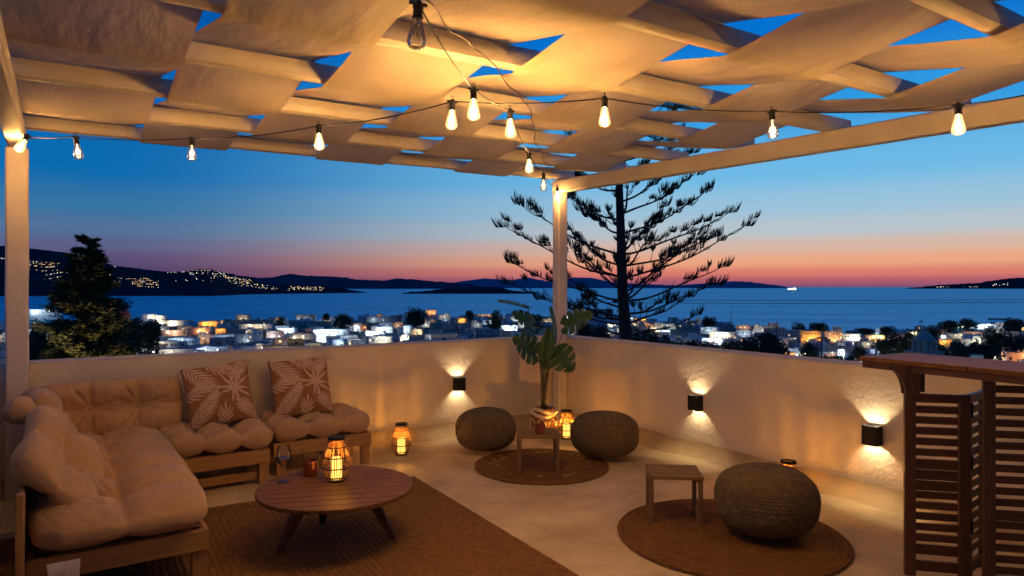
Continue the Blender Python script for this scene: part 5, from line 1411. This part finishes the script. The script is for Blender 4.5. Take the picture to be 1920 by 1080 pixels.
fill.sort(key=lambda q: -q[4] * q[6] / q[1]); vis = [q for q in fill if 20 < q[0] < 1915]; rest = vis[196:] + [q for q in fill if not 20 < q[0] < 1915]; fill = sorted(vis[:196])
mass = MB(); mats_ = []
def bake(o):
    dg = None
    for ob in [o] + list(o.children):
        Mx = o.matrix_basis if ob is o else o.matrix_basis @ ob.matrix_basis
        me = ob.data; off = len(mass.v); mass.v += [tuple(Mx @ v.co) for v in me.vertices]
        for p in me.polygons:
            m_ = me.materials[p.material_index]
            if m_ not in mats_: mats_.append(m_)
            mass.f.append(tuple(off + k for k in p.vertices)); mass.m.append(mats_.index(m_))
    for ob in [o] + list(o.children): bpy.data.objects.remove(ob)
for k_, (px, d, x, y, w, dp, H) in enumerate(rest):
    col = rnd.choices(['white', 'grey', 'beige', 'blue', 'rose'], [5, 2, 3, 2, 1])[0]
    o = mk_house(x, y, w, dp, H, R(rnd.choice((-20, -8, 0, 6, 15, 28))) - math.atan2(x, y) * 0.6, col, rnd, rnd.random() < 0.35, 1, None, 0.09)
    HOUSES.pop(); bake(o)
stuff(mass.build('distant_houses', mats_, None))
ORD = ['first', 'second', 'third', 'fourth', 'fifth', 'sixth', 'seventh', 'eighth', 'ninth', 'tenth', 'eleventh', 'twelfth', '13th', '14th', '15th', '16th', '17th', '18th', '19th', '20th']
cnt = {}
DB = [(0, 330, 'near the parapet'), (330, 520, 'halfway to sea'), (520, 720, 'near the water'), (720, 1500, 'at the waterline')]
for (px, d, x, y, w, dp, H) in fill:
    col = rnd.choices(['white', 'grey', 'beige', 'blue', 'rose', 'ochre'], [5, 2.5, 3, 2, 1, 0.4])[0]
    up = rnd.random() < 0.35
    yaw = rnd.choice((-20, -8, 0, 6, 15, 28)) * rnd.uniform(0.7, 1.2)
    o = mk_house(x, y, w, dp, H, R(yaw) - math.atan2(x, y) * 0.6, col, rnd, up, 2 if d < 380 else 1, None, 0.09)
    zn = [z for z in ZN if z[0] <= px < z[1]][0][2]; db = [z for z in DB if z[0] <= d < z[1]][0][2]
    cn = {'white': 'white', 'grey': 'grey', 'beige': 'beige', 'blue': 'bluish', 'rose': 'rosy', 'ochre': 'ochre'}[col]
    key = (cn, 'tall' if H > 5 else 'low', up, zn, db); cnt[key] = cnt.get(key, 0) + 1
    o['_key'] = str(key); tag(o, 'x', 'house', 'unlit cube houses of the town')
    o['_k'] = cnt[key] - 1
    lk = None
    r = rnd.random()
    if r < 0.80:  # most filler houses get an added lamp that lifts the town's ambient light
        lk = rnd.choice('wwyyo'); wt = rnd.uniform(350, 1100)
        fr = Vector((math.sin(o.rotation_euler.z), -math.cos(o.rotation_euler.z), 0)); off = dp / 2 + 5.5
        lx, ly = x + fr.x * off, y + fr.y * off
        fill_l = f'{LC[lk][2]} added lamp beside a {cn} house {db}, {zn}'
        cnt[fill_l] = cnt.get(fill_l, 0) + 1
        if cnt[fill_l] > 1: fill_l = f'{ORD[cnt[fill_l] - 1]} {LC[lk][2]} added lamp by a {cn} house, {db}, {zn}'
        street_lamp(lx, ly, ground(lx, ly) - 0.3, lk, wt * LAMPK, fill_l)
    o['_key2'] = repr(key)
for o in [h[0] for h in HOUSES]:
    if '_key2' in o:
        key = eval(o['_key2']); tot = cnt[key]; k = o['_k']
        which = '' if tot == 1 else (ORD[k] + ' from the left among the ')
        cn, st, up, zn, db = key
        if tot == 1: lab = f"only {cn} {st} {'stepped ' if up else ''}house {db}, {zn}"
        else: lab = f"{ORD[k]} {cn} {st} {'stepped ' if up else ''}house from left, {db}, {zn}"
        o['label'] = lab
        del o['_key2'], o['_k'], o['_key']

# belfry and domed church
bx, by = (1733 - 960) / FOC * 150, 150.0
bfz = CAMZ + (538 - 665) / FOC * 150
bf = thing('belfry', 'pale stone belfry with a pointed roof and arched openings behind the bar top', 'belfry', (bx, by, bfz - 4), R(20))
b = MB(); b.box(-2.6, 2.6, -2.6, 2.6, -6, 4.6); b.box(-2.75, 2.75, -2.75, 2.75, 4.601, 4.85)
b.build('tower_base', HM['beige'], bf)
b = MB()
for (sx, sy) in ((-1, -1), (1, -1), (1, 1), (-1, 1), (0, -1), (1, 0), (0, 1), (-1, 0)): b.box(sx*1.45 - 0.3, sx*1.45 + 0.3, sy*1.45 - 0.3, sy*1.45 + 0.3, 4.851, 6.9)
b.box(-1.9, 1.9, -1.9, 1.9, 6.901, 7.25); b.build('arcade', HM['beige'], bf)
b = MB(); b.lathe([(2.3, 7.251), (2.2, 7.4), (1.3, 8.5), (0.6, 9.2), (0.4, 9.4), (0.4, 10.0), (0.25, 10.1), (0.001, 10.5)], 8, closed_bot=True); b.build('roof', HM['beige'], bf)
dd = 300.0; dx0 = (224 - 960) / FOC * dd
ch = thing('church', 'church with a dark red dome behind the left pine', 'church', (dx0, dd, ground(dx0, dd)), 0.2)
zt = CAMZ + (538 - 577) / FOC * dd - ground(dx0, dd)
M['dome'] = mat('red_dome_paint', (0.28, 0.045, 0.04), 0.6, var=0.2, vscale=0.6)
b = MB(); b.box(-8, 8, -6, 6, -3, zt - 8); b.build('nave', HM['beige'], ch)
b = MB(); b.lathe([(4.6, zt - 8), (4.6, zt - 4.6), (4.9, zt - 4.5), (4.9, zt - 4.2), (4.5, zt - 4.1)], 20, closed_bot=True); b.build('drum', HM['rose'], ch, smooth=True, auto=40)
b = MB(); b.lathe([(4.5 * math.cos(a), zt - 4.1 + 4.3 * math.sin(a)) for a in np.linspace(0, PI / 2 - 0.01, 10)], 20); b.build('dome', M['dome'], ch, smooth=True)
b = MB(); b.box(-0.08, 0.08, -0.08, 0.08, zt + 0.1, zt + 1.6); b.box(-0.45, 0.45, -0.06, 0.06, zt + 1.0, zt + 1.15); b.build('cross', HM['white'], ch)
for k in range(5):
    a = -PI / 2 + (k - 2) * 0.55; q = link('window', WM['d'], ch, (4.62 * math.cos(a), 4.62 * math.sin(a), zt - 7.4), a + PI / 2); q.scale = (0.9, 1, 2.0)
street_lamp(dx0 + 7, dd - 9, ground(dx0, dd) + 6, 'o', 1500 * LAMPK, 'orange lamp lighting the red church dome')

# ---------------------------------------------------------------- trees
def crown_mesh(name, r, h, n, leaf, seed, m, lobes=7, flat=1.0):
    """many small leaf clumps through an uneven volume made of several lobes"""
    rn = random.Random(seed); b = MB(); L_ = []
    for k in range(lobes):
        a = rn.uniform(0, 6.28); q = rn.uniform(0.15, 0.62) * r
        L_.append((q * math.cos(a), q * math.sin(a), h * rn.uniform(0.35, 0.8), r * rn.uniform(0.35, 0.6), h * rn.uniform(0.16, 0.30) * flat))
    vs = []; fs = []
    for _ in range(n):
        cx, cy, cz, rr, hh = rn.choice(L_)
        while True:
            u = Vector((rn.uniform(-1, 1), rn.uniform(-1, 1), rn.uniform(-1, 1)))
            if 0.1 < u.length < 1: break
        u = u.normalized() * (u.length ** 0.4) * rn.uniform(0.75, 1.08)
        p = Vector((cx + u.x * rr, cy + u.y * rr, cz + u.z * hh * 1.3))
        d1 = Vector((rn.gauss(0, 1), rn.gauss(0, 1), rn.gauss(0, 0.7))).normalized(); d2 = d1.cross(Vector((rn.gauss(0, 1), rn.gauss(0, 1), rn.gauss(0, 1)))).normalized()
        s = leaf * rn.uniform(0.5, 1.3); o = len(vs)
        vs += [tuple(p - d1 * s), tuple(p + d2 * s * 0.5), tuple(p + d1 * s), tuple(p - d2 * s * 0.5)]; fs.append((o, o+1, o+2, o+3))
    b.add(vs, fs); return b.mesh(name, m)
def trunk_mesh(r, h, seed):
    rn = random.Random(seed); b = MB(); pts = [Vector((0, 0, -1.5))]; 
    for k in range(1, 6): pts.append(Vector((rn.uniform(-.08, .08) * r * 4, rn.uniform(-.08, .08) * r * 4, h * 0.6 * k / 5)))
    b.tube(pts, [r * (1 - 0.1 * k) for k in range(6)], 7)
    for k in range(5):
        a = k * 1.3 + rn.random(); s0 = pts[3 + k % 3]; b.tube([s0, s0 + Vector((math.cos(a) * h * .13, math.sin(a) * h * .13, h * .12)), s0 + Vector((math.cos(a) * h * .26, math.sin(a) * h * .26, h * .2))], [r * .4, r * .28, r * .12], 5)
    return b.mesh('trunk', M['bark'], True)
TV = [(crown_mesh('crown', 3.2, 6.5, 2600, 0.26, 40 + k, M['tree'], 8), trunk_mesh(0.22, 6.5, k)) for k in range(4)]
def leafy(px, pyt, d, w_px, label, v=0, H=None, lift=0):
    """round tree: top row pyt at distance d, crown w_px wide"""
    x = (px - 960) / FOC * d; zt = CAMZ + (538 - pyt) / FOC * d; g = ground(x, d); h = zt - g
    c, t = TV[v % 4]; w = w_px / FOC * d
    rt = thing('tree', label, 'tree', (x, d, g), v * 1.7, 'dark round trees in the town')
    hs = max(h, 2.0) / 6.1; ws = w / 6.0
    o = link('crown', c, rt); o2 = link('trunk', t, rt)
    # keep the crown as deep as it is wide, raised on its trunk
    o.scale = (ws, ws, min(hs, ws * 1.15)); o.location.z = max(0, h - 6.1 * o.scale[2]); o2.scale = (ws, ws, max(hs, 0.5))
    return rt
TR_ = [(1205, 618, 95, 46, 'dark bushy tree right of the tall pine trunk at the parapet'), (1238, 628, 85, 44, 'dark bushy tree over the parapet, second right of the tall pine trunk'), (1268, 636, 80, 44, 'dark bushy tree over the parapet below the beige cube house'),
       (1300, 640, 90, 46, 'dark tree over the parapet left of the brightest white building'), (1338, 645, 88, 40, 'dark tree right under the brightest white building'), (1372, 640, 105, 46, 'yellow edged dark tree right of the brightest white building'),
       (1405, 630, 150, 50, 'big dark tree between the brightest white building and the grey house'), (1436, 626, 160, 56, 'biggest dark tree left of the large grey house'), (1466, 640, 140, 40, 'dark tree before the large grey house'), (1130, 612, 110, 50, 'dark tree between the corner post and the tall pine trunk'), (1098, 606, 110, 40, 'dark tree just right of the corner post'),
       (1440, 653, 100, 40, 'low dark bush over the parapet left of the orange lit doorway'),
       (1500, 607, 640, 34, 'left of two dark umbrella shaped trees at the shore behind the yellow building'), (1535, 605, 660, 44, 'right of two dark umbrella shaped trees at the shore behind the yellow building'),
       (1520, 638, 230, 34, 'dark round tree before the tall yellow building'), (1555, 668, 140, 46, 'dark shrub at the parapet below the palm'), (1588, 668, 130, 40, 'dark shrub at the parapet right of the pinkish lit house'),
       (1690, 622, 330, 60, 'broad dark tree left of the belfry'), (1660, 632, 330, 40, 'dark tree right of the long yellowish wall'), (1722, 634, 300, 40, 'dark tree right behind the belfry'),
       (1770, 643, 230, 60, 'dark tree right of the belfry, first of the black grove'), (1812, 641, 230, 60, 'middle tree of the black grove above the bar top'), (1850, 638, 240, 62, 'right tree of the black grove above the bar top'), (1790, 650, 190, 70, 'front tree of the black grove above the bar top'),
       (1866, 616, 400, 50, 'dark tree below the long white promontory building'), (1900, 630, 330, 50, 'dark tree at the right edge of the view'), (1898, 594, 640, 36, 'pale crowned tree on top of the right promontory'), (1780, 602, 640, 40, 'dark tree at the left end of the promontory top'), (1745, 612, 600, 36, 'dark tree on the shore right of the slim conifer'), (1810, 598, 700, 36, 'low dark tree on the promontory skyline'),
       (246, 590, 210, 62, 'large black tree right of the left pine, under the red dome'), (278, 606, 200, 60, 'black tree sloping down in front of the cream floodlit house'), (232, 612, 190, 60, 'black tree just right of the left pine foot'), (288, 602, 330, 22, 'small green tree before the cream floodlit house'),
       (778, 576, 720, 44, 'dark palm like clump on the left shore skyline'), (880, 583, 650, 18, 'round green bush at the yellow orange lit house'), (926, 586, 620, 40, 'shrubby tree lit from below left of the monstera'), (640, 590, 640, 44, 'dark tree group at the shore behind the stepped pale house'), (610, 586, 650, 16, 'tiny dark cypress like tree on the beige shore building'),
       (1000, 590, 520, 40, 'dark tree behind the monstera leaves'), (525, 596, 700, 24, 'dark tree at the shore left of the wide beige shore building'), (1330, 594, 700, 30, 'far dark tree at the shore behind the grey house'), (1660, 610, 660, 34, 'far dark tree at the shore right of the reddish house'), (1625, 616, 640, 30, 'low dark tree at the shore over the reddish house'), 
       (70, 612, 110, 46, 'dark tree between the left post and the left pine'), (62, 640, 60, 50, 'dark bush at the parapet beside the left post'), (1610, 648, 300, 26, 'small dark tree above the tip of the bar')]
for k, (px, pyt, d, wpx, lab) in enumerate(TR_): leafy(px, pyt, d, wpx, lab, k)
# palms and small shore conifers
def frond_mesh(n=13, ln=2.6, seed=1):
    rn = random.Random(seed); b = MB()
    for k in range(n):
        a = 2 * PI * k / n + rn.uniform(-.1, .1); up = rn.uniform(0.2, 1.0); pts = []
        for i in range(8):
            f = i / 7; r = ln * f * (1 - 0.15 * up); z = ln * (up * f - (0.55 + up * 0.5) * f * f)
            pts.append(Vector((r * math.cos(a), r * math.sin(a), z)))
        sd = Vector((-math.sin(a), math.cos(a), 0))
        for i in range(7):
            p, q = pts[i], pts[i+1]; wd = 0.32 * ln * (math.sin(PI * (i + 0.8) / 8.5)) * 0.42
            for s in (1, -1):
                for j in range(2):
                    m0 = p.lerp(q, j / 2); tip = m0 + sd * s * wd + (q - p) * 0.9 + Vector((0, 0, -wd * 0.7))
                    b.add([m0, m0.lerp(q, 0.4), tip], [(0, 1, 2)])
    return b.mesh('frond', M['palm'])
FM = frond_mesh()
def palm(px, py, d, hgt, label, sc=1.0):
    x = (px - 960) / FOC * d; zt = CAMZ + (538 - py) / FOC * d
    rt = thing('palm_tree', label, 'palm', (x, d, zt - hgt), px * 0.1)
    b = MB(); b.tube([(0, 0, -3), (0.1, 0, hgt * 0.5), (0, 0, hgt)], [0.24, 0.19, 0.17], 7); b.build('trunk', M['bark'], rt, smooth=True)
    o = link('fronds', FM, rt, (0, 0, hgt)); o.scale = (sc,) * 3
palm(1541, 636, 170, 6.5, 'palm tree in front of the tall yellow building', 1.25)
palm(940, 596, 560, 6, 'palm lit from below left of the monstera', 1.4)
palm(766, 576, 720, 6, 'left palm of the clump on the shore skyline', 1.3); palm(784, 578, 715, 6, 'right palm of the clump on the shore skyline', 1.3)
street_lamp((938 - 960) / FOC * 555, 552, ground(-10, 552) , 'y', 1500 * LAMPK, 'lamp under the lit palms left of the monstera')

def conifer_tree(px, py_top, d, hgt, wid, label, m, tiers, seed, name='conifer', dense=1.0, base=None, tri=260):
    """Norfolk type pine: straight trunk, whorls of near level branches carrying needle clumps"""
    rn = random.Random(seed); x = (px - 960) / FOC * d; zt = CAMZ + (538 - py_top) / FOC * d
    rt = thing(name, label, 'conifer', (x, d, zt - hgt))
    b = MB(); b.tube([(0, 0, -1), (0.02 * hgt * 0.3, 0, hgt * 0.5), (0, 0, hgt)], [hgt * 0.022, hgt * 0.014, hgt * 0.002], 7); b.build('trunk', M['bark'], rt, smooth=True)
    vs = []; fs = []; bb = MB()
    for t in range(tiers):
        f = (t + 0.3) / tiers; z = hgt * (1 - f * 0.96); r = wid / 2 * (0.16 + 0.84 * f ** 0.8) * rn.uniform(0.82, 1.1)
        for k in range(8 if dense > 0.8 else 5):
            a = k * 2 * PI / (8 if dense > 0.8 else 5) + t * 0.7 + rn.uniform(-.25, .25); rl = r * rn.uniform(0.6, 1.15); z_k = z; z = z + rn.uniform(-.03, .03) * hgt
            pts = [Vector((math.cos(a) * rl * g, math.sin(a) * rl * g, z - 0.10 * rl * g + 0.22 * rl * g * g)) for g in np.linspace(0, 1, 6)]
            bb.tube(pts, [0.012 * rl + 0.01] * 5 + [0.004], 4, cap=False)
            for _ in range(int(tri * dense * (0.25 + 0.75 * f) / 6 * 2)):
                g = rn.uniform(0.15, 1.0) ** 0.7; i = min(4, int(g * 5)); p = pts[i].lerp(pts[i+1], g * 5 - i)
                sp = 0.16 * rl * (1.15 - g * 0.7)
                p = p + Vector((rn.gauss(0, sp), rn.gauss(0, sp), rn.gauss(0, sp * 0.8) - 0.05 * rl))
                dr = Vector((math.cos(a + rn.gauss(0, 0.7)), math.sin(a + rn.gauss(0, 0.7)), rn.uniform(-0.15, 0.6))).normalized(); sd = dr.cross(Vector((rn.gauss(0, 1), rn.gauss(0, 1), 1))).normalized()
                s = hgt * 0.017 * rn.uniform(0.6, 1.5); o = len(vs)
                vs += [tuple(p - sd * s * 0.22), tuple(p + sd * s * 0.22), tuple(p + dr * s * 1.5)]; fs.append((o, o+1, o+2))
    stuff(bb.build('branches', M['bark'], rt))
    b = MB(); b.add(vs, fs); stuff(b.build('needles', m, rt))
    return rt
conifer_tree(163, 459, 46, 11.2, 7.2, 'tall dense pine at the left with warm light on its lower branches', M['needle2'], 38, 3, 'pine_tree', 1.0, tri=1900)
conifer_tree(1727, 598, 420, 13, 7, 'slim dark conifer standing behind the belfry', M['tree'], 10, 7, dense=0.8, tri=200)
conifer_tree(1371, 583, 640, 15, 7, 'slim shore pine above the dull rose house', M['tree'], 8, 8, dense=0.4, tri=120)
conifer_tree(1456, 598, 600, 13, 8, 'slim shore pine left of the two umbrella shaped trees', M['tree'], 8, 9, dense=0.4, tri=120)
conifer_tree(422, 590, 700, 12, 6, 'bare looking thin conifer beside the penthouse block', M['tree'], 8, 10, dense=0.3, tri=80)
# the lamp whose warm light catches the pine from below
street_lamp((190 - 960) / FOC * 41, 40.5, -10.5, 'o', 900 * PINEK, 'orange garden lamp under the left pine')
street_lamp((120 - 960) / FOC * 42, 41.5, -9.5, 'y', 500 * PINEK, 'yellowish garden lamp behind the foot of the left pine')
street_lamp((51 - 960) / FOC * 300, 300, CAMZ + (538 - 590) / FOC * 300 - 3.9, 'o', 2500 * LAMPK, 'glaring lamp directly beside the left post')
street_lamp((93 - 960) / FOC * 500, 500, CAMZ + (538 - 583) / FOC * 500 - 3.9, 'w', 3500 * LAMPK, 'cold white flood lamp left of the pine at the shore')

# ---------------------------------------------------------------- the big open pine beside the corner post
PD = 19.0
def pp(px, py, dy=0.0): return Vector(((px - 960) / FOC * PD, PD, CAMZ + (538 - py) / FOC * PD)) + Vector((0, dy, 0))
np_ = thing('norfolk_pine', 'tall open pine with up curved branches and tufted tips right of the corner post', 'pine', (pp(1172, 640).x, PD, -9.0))
O = np_.location
tk = [(1176, 760, 13.5), (1174, 640, 12.2), (1171, 600, 11), (1167, 540, 10), (1165, 460, 8.6), (1162, 380, 7.4), (1160, 300, 6.4), (1159, 220, 5.2), (1158, 140, 4.0), (1157, 60, 2.8), (1157, -20, 1.0)]
b = MB(); b.tube([Vector((0.1, 0, -1.0)), Vector((0.05, 0, 3))] + [pp(a, c) - O for a, c, _ in tk], [0.26, 0.23] + [w / FOC * PD for _, _, w in tk], 12); b.build('trunk', M['bark'], np_, smooth=True)
def tuft_mesh(seed, n=34, ln=0.40, thick=0.0075):
    """brush of upturned needle-clad twigs"""
    rn = random.Random(seed); b = MB()
    for k in range(n):
        f = rn.uniform(0, 1); base = Vector((f * 0.34 - 0.10, rn.gauss(0, 0.015), 0.0)); sd = rn.choice((-1, 1)) * rn.uniform(0.05, 0.9)
        L_ = ln * rn.uniform(0.5, 1.0) * (0.75 + 0.3 * f); d = Vector((0.35 + 0.5 * f, sd, 0.25 + rn.uniform(0, 0.3))).normalized()
        pts = [base]
        for i in range(3):
            d = (d + Vector((0, -sd * 0.15, 0.42))).normalized(); pts.append(pts[-1] + d * L_ / 3)
        b.tube(pts, [thick, thick * 1.1, thick * 0.9, thick * 0.3], 4, cap=False)
    return b.mesh('foliage', M['needle'])
TM = [tuft_mesh(s, 24 + 5 * s, 0.36, 0.0085) for s in range(4)]
TMs = [tuft_mesh(s + 10, 9, 0.22, 0.009) for s in range(3)]
rb = random.Random(9)
def branch(p0, az, length, dip, rise, dens=1.0, r0=0.045, sag=0.0):
    """az: compass angle (0 = to the right in the picture, 90 = away); the limb leaves level or dipping and sweeps up"""
    ca, sa = math.cos(az), math.sin(az); pts = []; N = 14
    wob = rb.uniform(-.06, .06)
    for i in range(N + 1):
        f = i / N; r = length * f
        z = length * (-dip * f + (rise + dip) * f ** 1.4); a2 = wob * math.sin(f * 5)
        pts.append(Vector((p0.x + r * ca - a2 * sa, p0.y + r * sa + a2 * ca, p0.z + z + 0.03 * math.sin(f * 9 + wob * 50))))
    b = MB(); b.tube(pts, [r0 * (1 - 0.78 * i / N) + 0.004 for i in range(N + 1)], 6)
    twigs = []
    for side in (1, -1):
        n_ = int(4 * dens + 0.5)
        for k in range(n_):
            f = rb.uniform(0.25, 0.93); i = int(f * N); p = pts[i]; a3 = az + side * rb.uniform(0.5, 1.0); tl = length * rb.uniform(0.10, 0.22)
            q = [p + Vector((math.cos(a3) * tl * g, math.sin(a3) * tl * g, tl * (0.1 * g + 0.55 * g * g))) for g in (0, 0.35, 0.7, 1)]
            b.tube(q, [0.016, 0.012, 0.010, 0.006], 4, cap=False); twigs.append((q[-1], a3))
    bo = b.build('branch', M['bark'], np_, smooth=True)
    def put(me, p, a_, sc):
        o = link('foliage', me, bo, p); o.rotation_euler = (rb.uniform(-.2, .2), rb.uniform(-.35, .1) , a_); o.scale = (sc,) * 3
    put(TM[rb.randrange(4)], pts[-1], az, rb.uniform(0.95, 1.25))
    for (p, a3) in twigs:
        if rb.random() < 0.8 * dens: put(TM[rb.randrange(4)], p, a3, rb.uniform(0.55, 0.95))
    for f in (0.5, 0.65, 0.8, 0.9):
        if rb.random() < 0.7 * dens:
            put(TM[rb.randrange(4)] if rb.random() < 0.5 else TMs[rb.randrange(3)], pts[int(f * N)], az + rb.uniform(-.5, .5), rb.uniform(0.6, 1.0))
    return bo
def br_px(x0, y0, x1, y1, azoff=0.0, dens=1.0, dip=0.04, r0=0.032):
    """a limb that the photograph shows from (x0, y0) at the trunk to its tip (x1, y1)"""
    p0 = pp(x0, y0) - O; sp = (x1 - x0) / FOC * PD; ln = abs(sp) / max(0.3, math.cos(azoff)); az = azoff if sp > 0 else PI - azoff
    z = (y0 - y1) / FOC * PD * 1.0
    z -= 0
    d1 = PD + ln * math.sin(azoff); z1 = CAMZ + (538 - y1) / FOC * d1; z = z1 - (p0.z + O.z)
    ln2 = abs((x1 - 960) / FOC * d1 - (p0.x + O.x)) / max(0.3, math.cos(azoff))
    return branch(p0, az, ln2, dip, z / ln2, dens, r0)
# limbs read off the photograph, alternately a little towards and away from the viewer
for args in [(1170, 520, 1396, 425, 0.1), (1168, 475, 1366, 400, -0.25), (1165, 438, 1318, 364, 0.2), (1172, 565, 1350, 500, 0.15, 0.55), (1174, 590, 1335, 532, -0.2, 0.4), (1166, 500, 1340, 445, 0.45),
             (1168, 545, 1300, 440, -0.35), (1164, 400, 1300, 330, -0.15), (1170, 560, 1262, 470, 0.5), (1166, 470, 1240, 390, -0.6), (1174, 605, 1290, 560, 0.5, 0.4), (1176, 628, 1300, 596, -0.1, 0.3), (1163, 380, 1262, 300, 0.3), (1161, 330, 1290, 290, -0.2),
             (1160, 300, 1300, 262, 0.2), (1159, 250, 1262, 262, 0.3), (1159, 215, 1290, 215, -0.1), (1158, 180, 1262, 168, 0.3),
             (1168, 520, 948, 424, 0.1), (1165, 478, 990, 392, -0.2), (1170, 562, 968, 498, 0.15, 0.8), (1172, 592, 960, 535, -0.15, 0.8), (1164, 438, 1098, 395, 0.3), (1166, 500, 1068, 430, 0.45), (1168, 540, 1075, 462, -0.3), (1164, 415, 1070, 372, -0.2),
             (1172, 580, 1060, 520, 0.5, 0.8), (1174, 610, 1020, 560, 0.4, 0.6), (1174, 600, 1085, 585, -0.3, 0.8), (1162, 360, 1080, 335, 0.1), (1160, 310, 1100, 300, 0.2), (1160, 260, 1080, 262, -0.2), (1159, 220, 1100, 200, 0.3), (1174, 625, 1100, 620, 0.3, 0.5)]:
    a = list(args) + [0.0] * (5 - len(args)); dens = args[5] if len(args) > 5 else 1.0
    br_px(a[0], a[1], a[2], a[3], a[4], dens)
# limbs pointing mostly towards or away from the viewer
for (py, az_, ln, rise) in [(470, 1.3, 2.4, 0.35), (520, 1.9, 2.8, 0.3), (560, 1.2, 2.8, 0.25), (500, -1.4, 2.0, 0.3), (545, -1.8, 2.2, 0.3), (430, 1.6, 2.0, 0.35), (590, -1.2, 2.0, 0.2), (600, 1.8, 2.6, 0.15), (400, -1.6, 1.6, 0.4), (330, 1.4, 1.6, 0.4), (240, 1.7, 1.4, 0.3)]:
    branch(pp(1166, py) - O, az_, ln, 0.12, rise, 0.7, 0.035)
